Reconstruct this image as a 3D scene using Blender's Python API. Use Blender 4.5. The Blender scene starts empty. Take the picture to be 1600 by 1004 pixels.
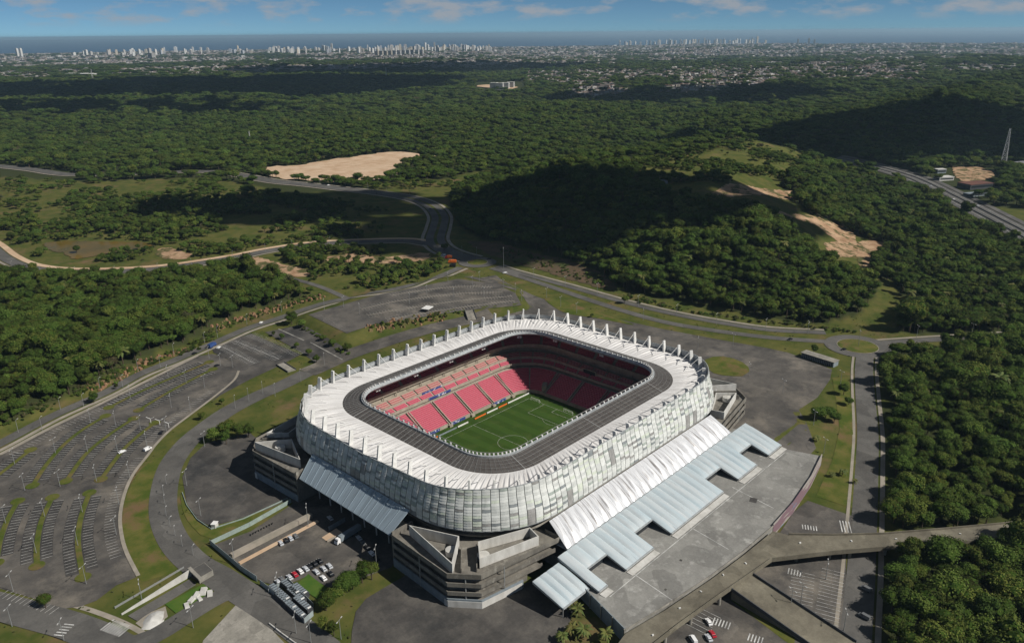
import bpy, bmesh, math, random
import numpy as np
from mathutils import Vector, Matrix
from mathutils.geometry import delaunay_2d_cdt

random.seed(7); rng = np.random.default_rng(7)
R = math.radians
scene = bpy.context.scene
col = scene.collection

# ------------------------------------------------------------------ camera
CAM = np.array([-312.08, -292.59, 232.72]); YAW, PIT, ROL, FPX = 0.752794, 0.347447, -0.00925, 1244.0
_F = np.array([math.cos(YAW)*math.cos(PIT), math.sin(YAW)*math.cos(PIT), -math.sin(PIT)])
_r = np.array([math.sin(YAW), -math.cos(YAW), 0.0]); _u = np.cross(_r, _F)
_R = _r*math.cos(ROL) + _u*math.sin(ROL); _U = np.cross(_R, _F)
cd = bpy.data.cameras.new('camera'); cam = bpy.data.objects.new('camera', cd); col.objects.link(cam)
cam.matrix_world = Matrix(((_R[0], _U[0], -_F[0], CAM[0]), (_R[1], _U[1], -_F[1], CAM[1]), (_R[2], _U[2], -_F[2], CAM[2]), (0, 0, 0, 1)))
cd.sensor_width = 36; cd.sensor_fit = 'HORIZONTAL'; cd.lens = 36*FPX/1600
cd.clip_start = 1; cd.clip_end = 120000
scene.camera = cam

# ------------------------------------------------------------------ world, sun, exposure
SUN_EL, SUN_AZ = R(42), R(-68)          # azimuth in the xy plane, towards the sun
SUN = Vector((math.cos(SUN_EL)*math.cos(SUN_AZ), math.cos(SUN_EL)*math.sin(SUN_AZ), math.sin(SUN_EL)))
world = bpy.data.worlds.new('World'); scene.world = world; world.use_nodes = True
wn, wl = world.node_tree.nodes, world.node_tree.links; wn.clear()
sky = wn.new('ShaderNodeTexSky'); sky.sky_type = 'NISHITA'; sky.sun_disc = False
sky.sun_elevation = SUN_EL; sky.sun_rotation = R(90) - SUN_AZ; sky.altitude = 250
sky.air_density = 0.3; sky.dust_density = 0.0; sky.ozone_density = 3.0
bg = wn.new('ShaderNodeBackground'); bg.inputs['Strength'].default_value = 0.062
wo = wn.new('ShaderNodeOutputWorld')
tc0 = wn.new('ShaderNodeTexCoord'); tc = wn.new('ShaderNodeVectorMath'); tc.operation = 'ADD'; tc.inputs[1].default_value = (0, 0, 0.0024); wl.new(tc0.outputs['Generated'], tc.inputs[0]); wl.new(tc.outputs[0], sky.inputs['Vector']); sep = wn.new('ShaderNodeSeparateXYZ'); wl.new(tc.outputs[0], sep.inputs[0])
# clouds: noise on a cloud layer seen in perspective, low cumulus banks over the whole horizon
cmap = wn.new('ShaderNodeMapping'); cmap.inputs['Scale'].default_value = (16, 16, 52); cmap.inputs['Location'].default_value = (3.3, 1.7, 0.4)
wl.new(tc.outputs[0], cmap.inputs[0])
cn = wn.new('ShaderNodeTexNoise'); cn.inputs['Scale'].default_value = 1.0; cn.inputs['Detail'].default_value = 9; cn.inputs['Roughness'].default_value = 0.58
wl.new(cmap.outputs[0], cn.inputs['Vector'])
cr = wn.new('ShaderNodeValToRGB'); cr.color_ramp.elements[0].position = 0.49; cr.color_ramp.elements[1].position = 0.64
wl.new(cn.outputs['Fac'], cr.inputs[0])
band = wn.new('ShaderNodeMapRange'); band.interpolation_type = 'SMOOTHSTEP'
for k, v in zip(('From Min', 'From Max', 'To Min', 'To Max'), (0.010, 0.022, 0, 0.85)): band.inputs[k].default_value = v
wl.new(sep.outputs['Z'], band.inputs['Value'])
cm = wn.new('ShaderNodeMath'); cm.operation = 'MULTIPLY'; wl.new(cr.outputs[0], cm.inputs[0]); wl.new(band.outputs[0], cm.inputs[1])
tint = wn.new('ShaderNodeMixRGB'); tint.blend_type = 'MULTIPLY'; tint.inputs[0].default_value = 1; tint.inputs[2].default_value = (0.78, 1.0, 0.97, 1); wl.new(sky.outputs[0], tint.inputs[1])
cmix = wn.new('ShaderNodeMixRGB'); wl.new(cm.outputs[0], cmix.inputs[0]); wl.new(tint.outputs[0], cmix.inputs[1]); cmix.inputs[2].default_value = (5.2, 5.6, 6.2, 1)
wl.new(cmix.outputs[0], bg.inputs['Color']); wl.new(bg.outputs[0], wo.inputs[0])
sd = bpy.data.lights.new('sun', 'SUN'); sd.energy = 4.8; sd.angle = R(0.5); sd.color = (1.0, 0.95, 0.87)
so = bpy.data.objects.new('sun', sd); col.objects.link(so); so.rotation_euler = SUN.to_track_quat('Z', 'Y').to_euler(); so.location = (0, 0, 3000)
vs = scene.view_settings; vs.view_transform = 'Standard'; vs.look = 'None'; vs.gamma = 1; vs.use_curve_mapping = False; vs.exposure = 0.0
scene.cycles.use_denoising = True; scene.cycles.max_bounces = 5; scene.cycles.diffuse_bounces = 2; scene.cycles.transparent_max_bounces = 6
scene.cycles.volume_bounces = 0; scene.cycles.caustics_reflective = False; scene.cycles.caustics_refractive = False

# ------------------------------------------------------------------ materials
MAT = {}
def mat(name, base, c2=None, scale=1.0, detail=4, rough=0.85, spec=0.25, metal=0.0, lo=0.35, hi=0.65, c3=None, scale3=0.1, lo3=0.5, hi3=0.7, coord='Object', stretch=None, bump=0.0, rnd=0.0, trans=0.0, patch=0.0):
    m = bpy.data.materials.new(name); m.use_nodes = True; n, l = m.node_tree.nodes, m.node_tree.links
    b = n['Principled BSDF']; b.inputs['Roughness'].default_value = rough; b.inputs['Specular IOR Level'].default_value = spec; b.inputs['Metallic'].default_value = metal
    b.inputs['Base Color'].default_value = (*base, 1)
    out = None
    t = n.new('ShaderNodeTexCoord')
    if coord == 'World':
        g = n.new('ShaderNodeNewGeometry'); src = g.outputs['Position']
    else:
        src = t.outputs[coord]
    if stretch:
        mp = n.new('ShaderNodeMapping'); mp.inputs['Scale'].default_value = stretch; l.new(src, mp.inputs[0]); src = mp.outputs[0]
    def layer(prev, c, sc, a, z, det):
        nz = n.new('ShaderNodeTexNoise'); nz.inputs['Scale'].default_value = sc; nz.inputs['Detail'].default_value = det; nz.inputs['Roughness'].default_value = 0.65
        l.new(src, nz.inputs['Vector'])
        mr = n.new('ShaderNodeMapRange'); mr.inputs['From Min'].default_value = a; mr.inputs['From Max'].default_value = z; l.new(nz.outputs['Fac'], mr.inputs['Value'])
        mx = n.new('ShaderNodeMixRGB'); l.new(mr.outputs[0], mx.inputs[0])
        if prev is None: mx.inputs[1].default_value = (*base, 1)
        else: l.new(prev, mx.inputs[1])
        mx.inputs[2].default_value = (*c, 1)
        return mx.outputs[0], nz
    nz = None
    if c2 is not None: out, nz = layer(out, c2, scale, lo, hi, detail)
    if c3 is not None: out, _ = layer(out, c3, scale3, lo3, hi3, 6)
    if patch:
        vo = n.new('ShaderNodeTexVoronoi'); vo.distance = 'CHEBYCHEV'; vo.inputs['Scale'].default_value = patch; vo.inputs['Randomness'].default_value = 0.8; l.new(src, vo.inputs['Vector'])
        hp = n.new('ShaderNodeMapRange'); hp.inputs['To Min'].default_value = 0.80; hp.inputs['To Max'].default_value = 1.18; l.new(vo.outputs['Color'], hp.inputs['Value'])
        wv = n.new('ShaderNodeTexNoise'); wv.inputs['Scale'].default_value = 0.9; wv.inputs['Detail'].default_value = 8; wv.inputs['Roughness'].default_value = 0.8; l.new(src, wv.inputs['Vector'])
        hw = n.new('ShaderNodeMapRange'); hw.inputs['From Min'].default_value = 0.3; hw.inputs['From Max'].default_value = 0.7; hw.inputs['To Min'].default_value = 0.82; hw.inputs['To Max'].default_value = 1.18; l.new(wv.outputs['Fac'], hw.inputs['Value'])
        pm = n.new('ShaderNodeMath'); pm.operation = 'MULTIPLY'; l.new(hp.outputs[0], pm.inputs[0]); l.new(hw.outputs[0], pm.inputs[1])
        hsv = n.new('ShaderNodeHueSaturation'); l.new(pm.outputs[0], hsv.inputs['Value']); l.new(out, hsv.inputs['Color']); out = hsv.outputs[0]
    if rnd:
        oi = n.new('ShaderNodeObjectInfo'); mr = n.new('ShaderNodeMapRange'); mr.inputs['To Min'].default_value = 1-rnd; mr.inputs['To Max'].default_value = 1+rnd; l.new(oi.outputs['Random'], mr.inputs['Value'])
        hs = n.new('ShaderNodeHueSaturation'); l.new(mr.outputs[0], hs.inputs['Value'])
        mr2 = n.new('ShaderNodeMapRange'); mr2.inputs['To Min'].default_value = 0.455; mr2.inputs['To Max'].default_value = 0.512
        fr = n.new('ShaderNodeMath'); fr.operation = 'FRACT'; ml = n.new('ShaderNodeMath'); ml.operation = 'MULTIPLY'; ml.inputs[1].default_value = 7.3
        l.new(oi.outputs['Random'], ml.inputs[0]); l.new(ml.outputs[0], fr.inputs[0]); l.new(fr.outputs[0], mr2.inputs['Value']); l.new(mr2.outputs[0], hs.inputs['Hue'])
        if out is None: hs.inputs['Color'].default_value = (*base, 1)
        else: l.new(out, hs.inputs['Color'])
        out = hs.outputs[0]
    if out is not None: l.new(out, b.inputs['Base Color'])
    if bump and nz:
        bp = n.new('ShaderNodeBump'); bp.inputs['Strength'].default_value = bump; l.new(nz.outputs['Fac'], bp.inputs['Height']); l.new(bp.outputs[0], b.inputs['Normal'])
    if trans:
        b.inputs['Subsurface Weight'].default_value = 0
    MAT[name] = m
    return m
W = 'World'
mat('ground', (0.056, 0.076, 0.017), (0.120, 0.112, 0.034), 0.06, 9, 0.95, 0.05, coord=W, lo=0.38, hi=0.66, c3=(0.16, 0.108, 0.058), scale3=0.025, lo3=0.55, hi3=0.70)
mat('grass', (0.062, 0.088, 0.016), (0.135, 0.125, 0.036), 0.09, 9, 0.95, 0.05, coord=W, lo=0.38, hi=0.64, c3=(0.15, 0.10, 0.052), scale3=0.045, lo3=0.54, hi3=0.68)
mat('lawn', (0.050, 0.110, 0.018), (0.085, 0.130, 0.025), 0.15, 5, 0.95, 0.05, coord=W)
mat('asphalt', (0.066, 0.062, 0.058), (0.125, 0.115, 0.102), 0.08, 10, 0.9, 0.2, coord=W, lo=0.42, hi=0.68, c3=(0.036, 0.036, 0.036), scale3=0.03, lo3=0.50, hi3=0.66, patch=0.05)
mat('asphalt_bay', (0.046, 0.044, 0.042), (0.085, 0.080, 0.073), 0.12, 9, 0.9, 0.2, coord=W, lo=0.45, hi=0.68, patch=0.09)
mat('asphalt_old', (0.115, 0.105, 0.093), (0.060, 0.057, 0.054), 0.075, 10, 0.9, 0.2, coord=W, lo=0.40, hi=0.66, c3=(0.185, 0.165, 0.138), scale3=0.035, lo3=0.52, hi3=0.68, patch=0.045)
mat('road', (0.128, 0.122, 0.112), (0.088, 0.085, 0.080), 0.08, 7, 0.9, 0.2, coord=W, patch=0.07)
mat('pavement', (0.34, 0.30, 0.25), (0.24, 0.22, 0.18), 0.12, 6, 0.9, 0.2, coord=W)
mat('sand', (0.58, 0.43, 0.30), (0.44, 0.30, 0.19), 0.05, 7, 0.95, 0.1, coord=W, c3=(0.58, 0.45, 0.32), scale3=0.02)
mat('scar', (0.44, 0.30, 0.19), (0.27, 0.165, 0.095), 0.09, 9, 0.95, 0.1, coord=W, lo=0.40, hi=0.62, c3=(0.085, 0.085, 0.032), scale3=0.07, lo3=0.50, hi3=0.58, bump=0.4)
mat('redsoil', (0.32, 0.19, 0.11), (0.18, 0.10, 0.06), 0.11, 8, 0.95, 0.1, coord=W, c3=(0.10, 0.11, 0.04), scale3=0.05, lo3=0.5, hi3=0.62, bump=0.6)
mat('darksoil', (0.13, 0.085, 0.055), (0.07, 0.06, 0.035), 0.10, 8, 0.95, 0.1, coord=W, c3=(0.06, 0.075, 0.025), scale3=0.04, lo3=0.5, hi3=0.62, bump=0.5)
mat('concrete', (0.33, 0.31, 0.27), (0.20, 0.19, 0.165), 0.10, 8, 0.9, 0.2, coord=W, c3=(0.13, 0.12, 0.105), scale3=0.23, lo3=0.58, hi3=0.75, patch=0.2)
mat('tower_concrete', (0.215, 0.20, 0.172), (0.115, 0.107, 0.094), 0.16, 9, 0.9, 0.2, coord=W, lo=0.38, hi=0.66, c3=(0.30, 0.285, 0.25), scale3=0.35, lo3=0.56, hi3=0.72, stretch=(1, 1, 0.6))
mat('deck', (0.27, 0.265, 0.245), (0.17, 0.166, 0.155), 0.07, 10, 0.88, 0.25, coord=W, c3=(0.37, 0.365, 0.34), scale3=0.14, lo3=0.54, hi3=0.70, patch=0.09)
mat('deck_brown', (0.20, 0.182, 0.138), (0.125, 0.112, 0.086), 0.09, 8, 0.9, 0.2, coord=W, patch=0.12)
mat('white_wall', (0.60, 0.59, 0.56), (0.42, 0.41, 0.38), 0.2, 7, 0.85, 0.2, coord=W, stretch=(1, 1, 0.3))
mat('wall_dark', (0.075, 0.08, 0.088), (0.045, 0.048, 0.055), 0.3, 5, 0.7, 0.3, coord=W)
mat('bluegrey', (0.24, 0.28, 0.31), (0.17, 0.20, 0.22), 0.3, 5, 0.7, 0.3, coord=W)
mat('fence_metal', (0.36, 0.42, 0.43), (0.28, 0.32, 0.33), 0.4, 5, 0.6, 0.3, metal=0.2, coord=W)
mat('fence_green', (0.30, 0.37, 0.34), (0.22, 0.27, 0.25), 0.4, 5, 0.7, 0.3, coord=W)
mat('mark', (0.62, 0.62, 0.60), (0.30, 0.30, 0.29), 0.25, 6, 0.9, 0.2, coord=W, lo=0.42, hi=0.62)
mat('mark_lot', (0.56, 0.55, 0.52), (0.24, 0.235, 0.225), 0.2, 6, 0.9, 0.2, coord=W, lo=0.42, hi=0.64)
mat('mark_dim', (0.34, 0.33, 0.30), (0.16, 0.155, 0.145), 0.12, 6, 0.9, 0.2, coord=W, lo=0.40, hi=0.60)
mat('steel', (0.30, 0.31, 0.31), rough=0.5, metal=0.3)
mat('lamp_grey', (0.46, 0.46, 0.45), rough=0.6)
mat('white_paint', (0.78, 0.78, 0.76), (0.60, 0.59, 0.56), 0.5, 5, 0.6, 0.3)
mat('membrane', (0.72, 0.71, 0.70), (0.40, 0.385, 0.37), 1.0, 6, 0.75, 0.2, coord='UV', stretch=(0.8, 0.04, 1), lo=0.47, hi=0.72, c3=(0.56, 0.545, 0.53), scale3=0.35, lo3=0.45, hi3=0.7)
mat('meshroof', (0.060, 0.052, 0.048), (0.10, 0.092, 0.085), 1.0, 6, 0.6, 0.3, coord='UV', stretch=(0.35, 0.12, 1))
mat('meshline', (0.27, 0.27, 0.265), rough=0.6)
mat('rim', (0.40, 0.42, 0.43), (0.25, 0.27, 0.28), 0.6, 5, 0.6, 0.3, coord=W)
for i, (a, b2) in enumerate([((0.66, 0.675, 0.65), (0.52, 0.53, 0.51)), ((0.55, 0.565, 0.545), (0.42, 0.435, 0.42)), ((0.36, 0.40, 0.365), (0.26, 0.29, 0.27)), ((0.25, 0.27, 0.275), (0.17, 0.185, 0.195)), ((0.60, 0.64, 0.55), (0.42, 0.46, 0.40)), ((0.24, 0.235, 0.225), (0.36, 0.35, 0.34))]):
    mat('panel%d' % i, a, b2, 0.5, 6, 0.35, 0.5, coord=W, stretch=(1, 1, 0.35), lo=0.4, hi=0.7)
mat('cushion_white', (0.76, 0.77, 0.79), (0.26, 0.24, 0.23), 1.0, 6, 0.30, 0.6, metal=0.25, coord='UV', stretch=(0.9, 0.05, 1), lo=0.49, hi=0.66)
mat('cushion_blue', (0.50, 0.60, 0.645), (0.62, 0.66, 0.67), 0.6, 6, 0.28, 0.6, metal=0.2, coord='UV', stretch=(0.4, 0.05, 1), c3=(0.24, 0.25, 0.26), scale3=0.7, lo3=0.60, hi3=0.78)
mat('canopy_grey', (0.36, 0.44, 0.50), (0.25, 0.30, 0.335), 0.8, 6, 0.5, 0.4, metal=0.1, coord='UV', stretch=(0.5, 0.05, 1), c3=(0.07, 0.07, 0.075), scale3=0.4, lo3=0.68, hi3=0.8)
mat('riser_dark', (0.38, 0.085, 0.11), rough=0.8)
mat('seat_red', (0.53, 0.095, 0.150), (0.64, 0.21, 0.275), 2.2, 3, 0.6, 0.3, coord=W, c3=(0.26, 0.035, 0.05), scale3=3.5, lo3=0.60, hi3=0.72)
mat('seat_fade', (0.47, 0.29, 0.245), (0.53, 0.40, 0.335), 1.2, 3, 0.6, 0.3, coord=W)
mat('stand_concrete', (0.40, 0.355, 0.29), (0.28, 0.25, 0.20), 0.3, 6, 0.9, 0.2, coord=W)
mat('banner_blue', (0.04, 0.06, 0.22), (0.55, 0.56, 0.62), 0.5, 3, 0.6, 0.3, coord=W, lo=0.56, hi=0.60)
mat('dark', (0.018, 0.018, 0.02), rough=0.6)
mat('glass', (0.02, 0.025, 0.03), rough=0.08, spec=0.6)
mat('tyre', (0.02, 0.02, 0.02), rough=0.9)
mat('screen', (0.03, 0.03, 0.05), rough=0.2)
mat('bark', (0.11, 0.085, 0.06), (0.06, 0.045, 0.035), 3, 4, 0.95, 0.05)
mat('leaf', (0.034, 0.062, 0.0105), (0.072, 0.102, 0.0200), 0.55, 3, 0.85, 0.12, rnd=0.6)
mat('leaf_lime', (0.070, 0.116, 0.020), (0.105, 0.150, 0.030), 0.55, 3, 0.85, 0.12, rnd=0.30)
mat('leaf_dry', (0.095, 0.085, 0.045), (0.06, 0.075, 0.025), 0.7, 3, 0.9, 0.08, rnd=0.3)
mat('palm', (0.050, 0.090, 0.018), (0.125, 0.125, 0.035), 0.8, 3, 0.7, 0.2, rnd=0.2)
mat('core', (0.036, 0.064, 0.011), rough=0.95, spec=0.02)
mat('pond', (0.150, 0.098, 0.022), (0.095, 0.075, 0.020), 0.03, 3, 0.2, 0.07, coord=W)
mat('sea', (0.012, 0.062, 0.125), rough=0.35, spec=0.4)
mat('cloud', (0.85, 0.85, 0.86), rough=1.0, spec=0)
for nm, c in dict(silver=(0.50, 0.52, 0.55), white=(0.80, 0.80, 0.80), black=(0.012, 0.012, 0.014), red=(0.42, 0.02, 0.035), grey=(0.14, 0.145, 0.15), blue=(0.03, 0.07, 0.22), orange=(0.75, 0.16, 0.03), yellow=(0.70, 0.52, 0.04)).items():
    mat('paint_'+nm, c, rough=0.25, spec=0.5)
for i, c in enumerate([(0.66, 0.65, 0.62), (0.50, 0.48, 0.45), (0.58, 0.52, 0.42), (0.42, 0.44, 0.47), (0.72, 0.72, 0.70)]): mat('tower%d' % i, c, rough=0.8)
mat('town_wall', (0.33, 0.29, 0.26), rough=0.9, spec=0.1, rnd=0.3); mat('tile', (0.30, 0.13, 0.075), (0.22, 0.12, 0.08), 0.05, 3, 0.9, 0.1, coord=W)
mat('town_white', (0.55, 0.54, 0.52), rough=0.85); mat('town_grey', (0.20, 0.20, 0.21), rough=0.85)
mat('roof_rust', (0.16, 0.07, 0.05), (0.11, 0.06, 0.05), 0.2, 4, 0.8, 0.2, coord=W)
mat('mural', (0.33, 0.30, 0.28), (0.20, 0.13, 0.15), 0.10, 2, 0.9, 0.2, coord=W, lo=0.50, hi=0.53, c3=(0.13, 0.22, 0.32), scale3=0.16, lo3=0.60, hi3=0.62, stretch=(0.35, 0.35, 3.2))

def pitch_material():
    m = bpy.data.materials.new('pitch_turf'); m.use_nodes = True; n, l = m.node_tree.nodes, m.node_tree.links; b = n['Principled BSDF']
    b.inputs['Roughness'].default_value = 0.9; b.inputs['Specular IOR Level'].default_value = 0.1
    g = n.new('ShaderNodeNewGeometry'); s = n.new('ShaderNodeSeparateXYZ'); l.new(g.outputs['Position'], s.inputs[0])
    a = n.new('ShaderNodeMath'); a.operation = 'MULTIPLY'; a.inputs[1].default_value = 1/11.0; l.new(s.outputs['X'], a.inputs[0])
    f = n.new('ShaderNodeMath'); f.operation = 'FRACT'; l.new(a.outputs[0], f.inputs[0])
    r = n.new('ShaderNodeValToRGB'); e = r.color_ramp.elements; e[0].position = 0.47; e[0].color = (0.033, 0.068, 0.011, 1); e[1].position = 0.53; e[1].color = (0.041, 0.082, 0.014, 1); l.new(f.outputs[0], r.inputs[0])
    nz = n.new('ShaderNodeTexNoise'); nz.inputs['Scale'].default_value = 0.12; nz.inputs['Detail'].default_value = 6; l.new(g.outputs['Position'], nz.inputs['Vector'])
    mr = n.new('ShaderNodeMapRange'); mr.inputs['From Min'].default_value = 0.5; mr.inputs['From Max'].default_value = 0.75; mr.inputs['To Max'].default_value = 0.5; l.new(nz.outputs['Fac'], mr.inputs['Value'])
    mx = n.new('ShaderNodeMixRGB'); l.new(mr.outputs[0], mx.inputs[0]); l.new(r.outputs[0], mx.inputs[1]); mx.inputs[2].default_value = (0.075, 0.10, 0.025, 1); l.new(mx.outputs[0], b.inputs['Base Color'])
    MAT['pitch_turf'] = m
pitch_material()

# ------------------------------------------------------------------ helpers
def tag(o, label=None, cat=None, group=None, kind=None):
    if label: o['label'] = label
    if cat: o['category'] = cat
    if group: o['group'] = group
    if kind: o['kind'] = kind
    return o
def thing(name, label, cat, loc=(0, 0, 0), rz=0.0, group=None, scale=None):
    o = bpy.data.objects.new(name, None); col.objects.link(o); o.location = loc; o.rotation_euler = (0, 0, rz); o.empty_display_size = 0.5
    if scale: o.scale = scale
    return tag(o, label, cat, group)
def link(name, me, parent=None, loc=None, rz=0.0):
    o = bpy.data.objects.new(name, me); col.objects.link(o)
    if parent is not None: o.parent = parent
    if loc is not None: o.location = loc
    if rz: o.rotation_euler = (0, 0, rz)
    return o
def clone_tree(o, parent=None):
    c = o.copy(); col.objects.link(c); c.parent = parent
    for ch in o.children: clone_tree(ch, c)
    return c
class MB:
    def __init__(s): s.v = []; s.f = []; s.uv = {}; s.mi = []
    def add(s, vs, fs, mi=0):
        o = len(s.v); s.v += [tuple(map(float, q)) for q in vs]; s.f += [tuple(o+i for i in q) for q in fs]; s.mi += [mi]*len(fs); return o
    def box(s, c, d, rz=0.0, taper=1.0, mi=0):
        cx, cy, cz = c; a, b, h = d[0]/2, d[1]/2, d[2]/2; C, S = math.cos(rz), math.sin(rz); vs = []
        for zz, k in ((-h, 1), (h, taper)):
            for x, y in ((-a, -b), (a, -b), (a, b), (-a, b)): vs.append((cx+(x*C-y*S)*k, cy+(x*S+y*C)*k, cz+zz))
        s.add(vs, [(0, 3, 2, 1), (4, 5, 6, 7), (0, 1, 5, 4), (1, 2, 6, 5), (2, 3, 7, 6), (3, 0, 4, 7)], mi); return s
    def bar(s, p, q, w, h=None, up=(0, 0, 1), mi=0):
        p, q = Vector(p), Vector(q); d = q-p
        if d.length < 1e-6: return s
        d.normalize(); u = Vector(up)
        if abs(d.dot(u)) > 0.99: u = Vector((1, 0, 0))
        a = d.cross(u).normalized(); b = a.cross(d); h = h or w; vs = []
        for e in (p, q):
            for i, j in ((-1, -1), (1, -1), (1, 1), (-1, 1)): vs.append(e+a*(i*w/2)+b*(j*h/2))
        s.add(vs, [(0, 3, 2, 1), (4, 5, 6, 7), (0, 1, 5, 4), (1, 2, 6, 5), (2, 3, 7, 6), (3, 0, 4, 7)], mi); return s
    def tube(s, p, q, r0, r1=None, n=8, mi=0):
        p, q = Vector(p), Vector(q); r1 = r0 if r1 is None else r1; d = (q-p).normalized(); u = Vector((0, 0, 1)) if abs(d.z) < 0.9 else Vector((1, 0, 0))
        a = d.cross(u).normalized(); b = a.cross(d); vs = []
        for e, r in ((p, r0), (q, r1)):
            for i in range(n): t = 2*math.pi*i/n; vs.append(e+a*(r*math.cos(t))+b*(r*math.sin(t)))
        s.add(vs, [(i, (i+1) % n, n+(i+1) % n, n+i) for i in range(n)]+[tuple(range(n-1, -1, -1)), tuple(range(n, 2*n))], mi); return s
    def prism(s, poly, z0, z1, mi=0):
        n = len(poly); ar = sum(poly[i][0]*poly[(i+1) % n][1]-poly[(i+1) % n][0]*poly[i][1] for i in range(n))
        if ar < 0: poly = poly[::-1]
        f = lambda z, p: z(p) if callable(z) else z
        vs = [(x, y, f(z0, (x, y))) for x, y in poly]+[(x, y, f(z1, (x, y))) for x, y in poly]
        s.add(vs, [tuple(range(n-1, -1, -1)), tuple(range(n, 2*n))]+[(i, (i+1) % n, n+(i+1) % n, n+i) for i in range(n)], mi); return s
    def wall(s, pts, z0, z1, th, closed=False, mi=0):
        n = len(pts); P = [Vector(p[:2]) for p in pts]; L, Rr = [], []
        for i in range(n):
            a = P[i-1] if (closed or i > 0) else None; b = P[(i+1) % n] if (closed or i < n-1) else None
            d1 = (P[i]-a).normalized() if a is not None else None; d2 = (b-P[i]).normalized() if b is not None else None
            d = ((d1 or d2)+(d2 or d1)).normalized(); nn = Vector((-d.y, d.x)); k = 1/max(0.4, nn.dot(Vector((-(d2 or d1).y, (d2 or d1).x))))
            L.append(P[i]+nn*(th/2*k)); Rr.append(P[i]-nn*(th/2*k))
        g = lambda z, p: z(p) if callable(z) else z
        vs = []
        for i in range(n): vs += [(L[i].x, L[i].y, g(z0, L[i])), (Rr[i].x, Rr[i].y, g(z0, Rr[i])), (Rr[i].x, Rr[i].y, g(z1, Rr[i])), (L[i].x, L[i].y, g(z1, L[i]))]
        fs = []
        for i in range(n if closed else n-1):
            a, b = 4*i, 4*((i+1) % n)
            for k in range(4): fs.append((a+k, a+(k+1) % 4, b+(k+1) % 4, b+k))
        if not closed: fs += [(3, 2, 1, 0), (4*n-4, 4*n-3, 4*n-2, 4*n-1)]
        s.add(vs, fs, mi); return s
    def mesh(s, name, mats, smooth=False, uv=None):
        me = bpy.data.meshes.new(name); me.from_pydata(s.v, [], s.f)
        for m in (mats if isinstance(mats, (list, tuple)) else [mats]): me.materials.append(MAT[m])
        if any(s.mi): me.polygons.foreach_set('material_index', s.mi)
        if smooth: me.polygons.foreach_set('use_smooth', [True]*len(s.f))
        if uv is not None:
            ul = me.uv_layers.new(name='UVMap'); li = np.zeros(len(me.loops), int); me.loops.foreach_get('vertex_index', li)
            ul.data.foreach_set('uv', np.asarray(uv, float)[li].ravel())
        me.update(); return me
    def build(s, name, mats, parent=None, smooth=False, uv=None, loc=None, rz=0.0):
        return link(name, s.mesh(name, mats, smooth, uv), parent, loc, rz)

# ------------------------------------------------------------------ terrain
def ss(x, a, b):
    t = np.clip((np.asarray(x, float)-a)/(b-a), 0, 1); return t*t*(3-2*t)
def flat(u, v, z=0.0):
    d = _F+_R*(u-800)/FPX+_U*(502-v)/FPX; return CAM+d*((z-CAM[2])/d[2])
def inpoly(x, y, poly):
    x = np.asarray(x, float); y = np.asarray(y, float); r = np.zeros(x.shape, bool); n = len(poly)
    for i in range(n):
        x1, y1 = poly[i]; x2, y2 = poly[(i+1) % n]
        if y1 == y2: continue
        r ^= ((y1 > y) != (y2 > y)) & (x < (x2-x1)*(y-y1)/(y2-y1)+x1)
    return r
def pdist(x, y, poly, closed=True):
    x = np.asarray(x, float); y = np.asarray(y, float); d = np.full(x.shape, 1e18); n = len(poly)
    for i in range(n if closed else n-1):
        x1, y1 = poly[i][:2]; x2, y2 = poly[(i+1) % n][:2]; dx, dy = x2-x1, y2-y1; L = dx*dx+dy*dy+1e-9
        t = np.clip(((x-x1)*dx+(y-y1)*dy)/L, 0, 1); d = np.minimum(d, (x-x1-t*dx)**2+(y-y1-t*dy)**2)
    return np.sqrt(d)
def hash2(i, j):
    v = np.sin(i*127.1+j*311.7)*43758.5453; return v-np.floor(v)
def vnoise(x, y):
    i = np.floor(x); j = np.floor(y); u = x-i; v = y-j; u = u*u*(3-2*u); v = v*v*(3-2*v)
    return (hash2(i, j)*(1-u)+hash2(i+1, j)*u)*(1-v)+(hash2(i, j+1)*(1-u)+hash2(i+1, j+1)*u)*v
def fpoly(px, z): return [tuple(flat(u, v, z)[:2]) for u, v in px]
HILL_A = fpoly([(712, 352), (735, 380), (800, 408), (900, 440), (1000, 463), (1100, 486), (1200, 500), (1290, 510), (1370, 500), (1420, 470)], 6)+fpoly([(1400, 370), (1345, 285), (1290, 225), (1100, 212), (900, 238), (760, 262), (690, 300)], 30)
HILL_B = fpoly([(1190, 245), (1300, 270), (1390, 268), (1480, 262), (1560, 255), (1800, 265)], 8)+fpoly([(1800, 110), (1560, 118), (1400, 128), (1250, 150), (1120, 190)], 55)
TENT = fpoly([(480, 492), (542, 524), (585, 509), (640, 502), (725, 487), (817, 479), (807, 457), (772, 442), (715, 435), (665, 445), (590, 460), (540, 475)], 7)
BANKL = fpoly([(500, 462), (440, 478), (380, 492), (330, 515), (240, 556), (150, 602), (40, 652), (-60, 695), (-150, 600), (0, 440), (330, 425)], 3)
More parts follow.
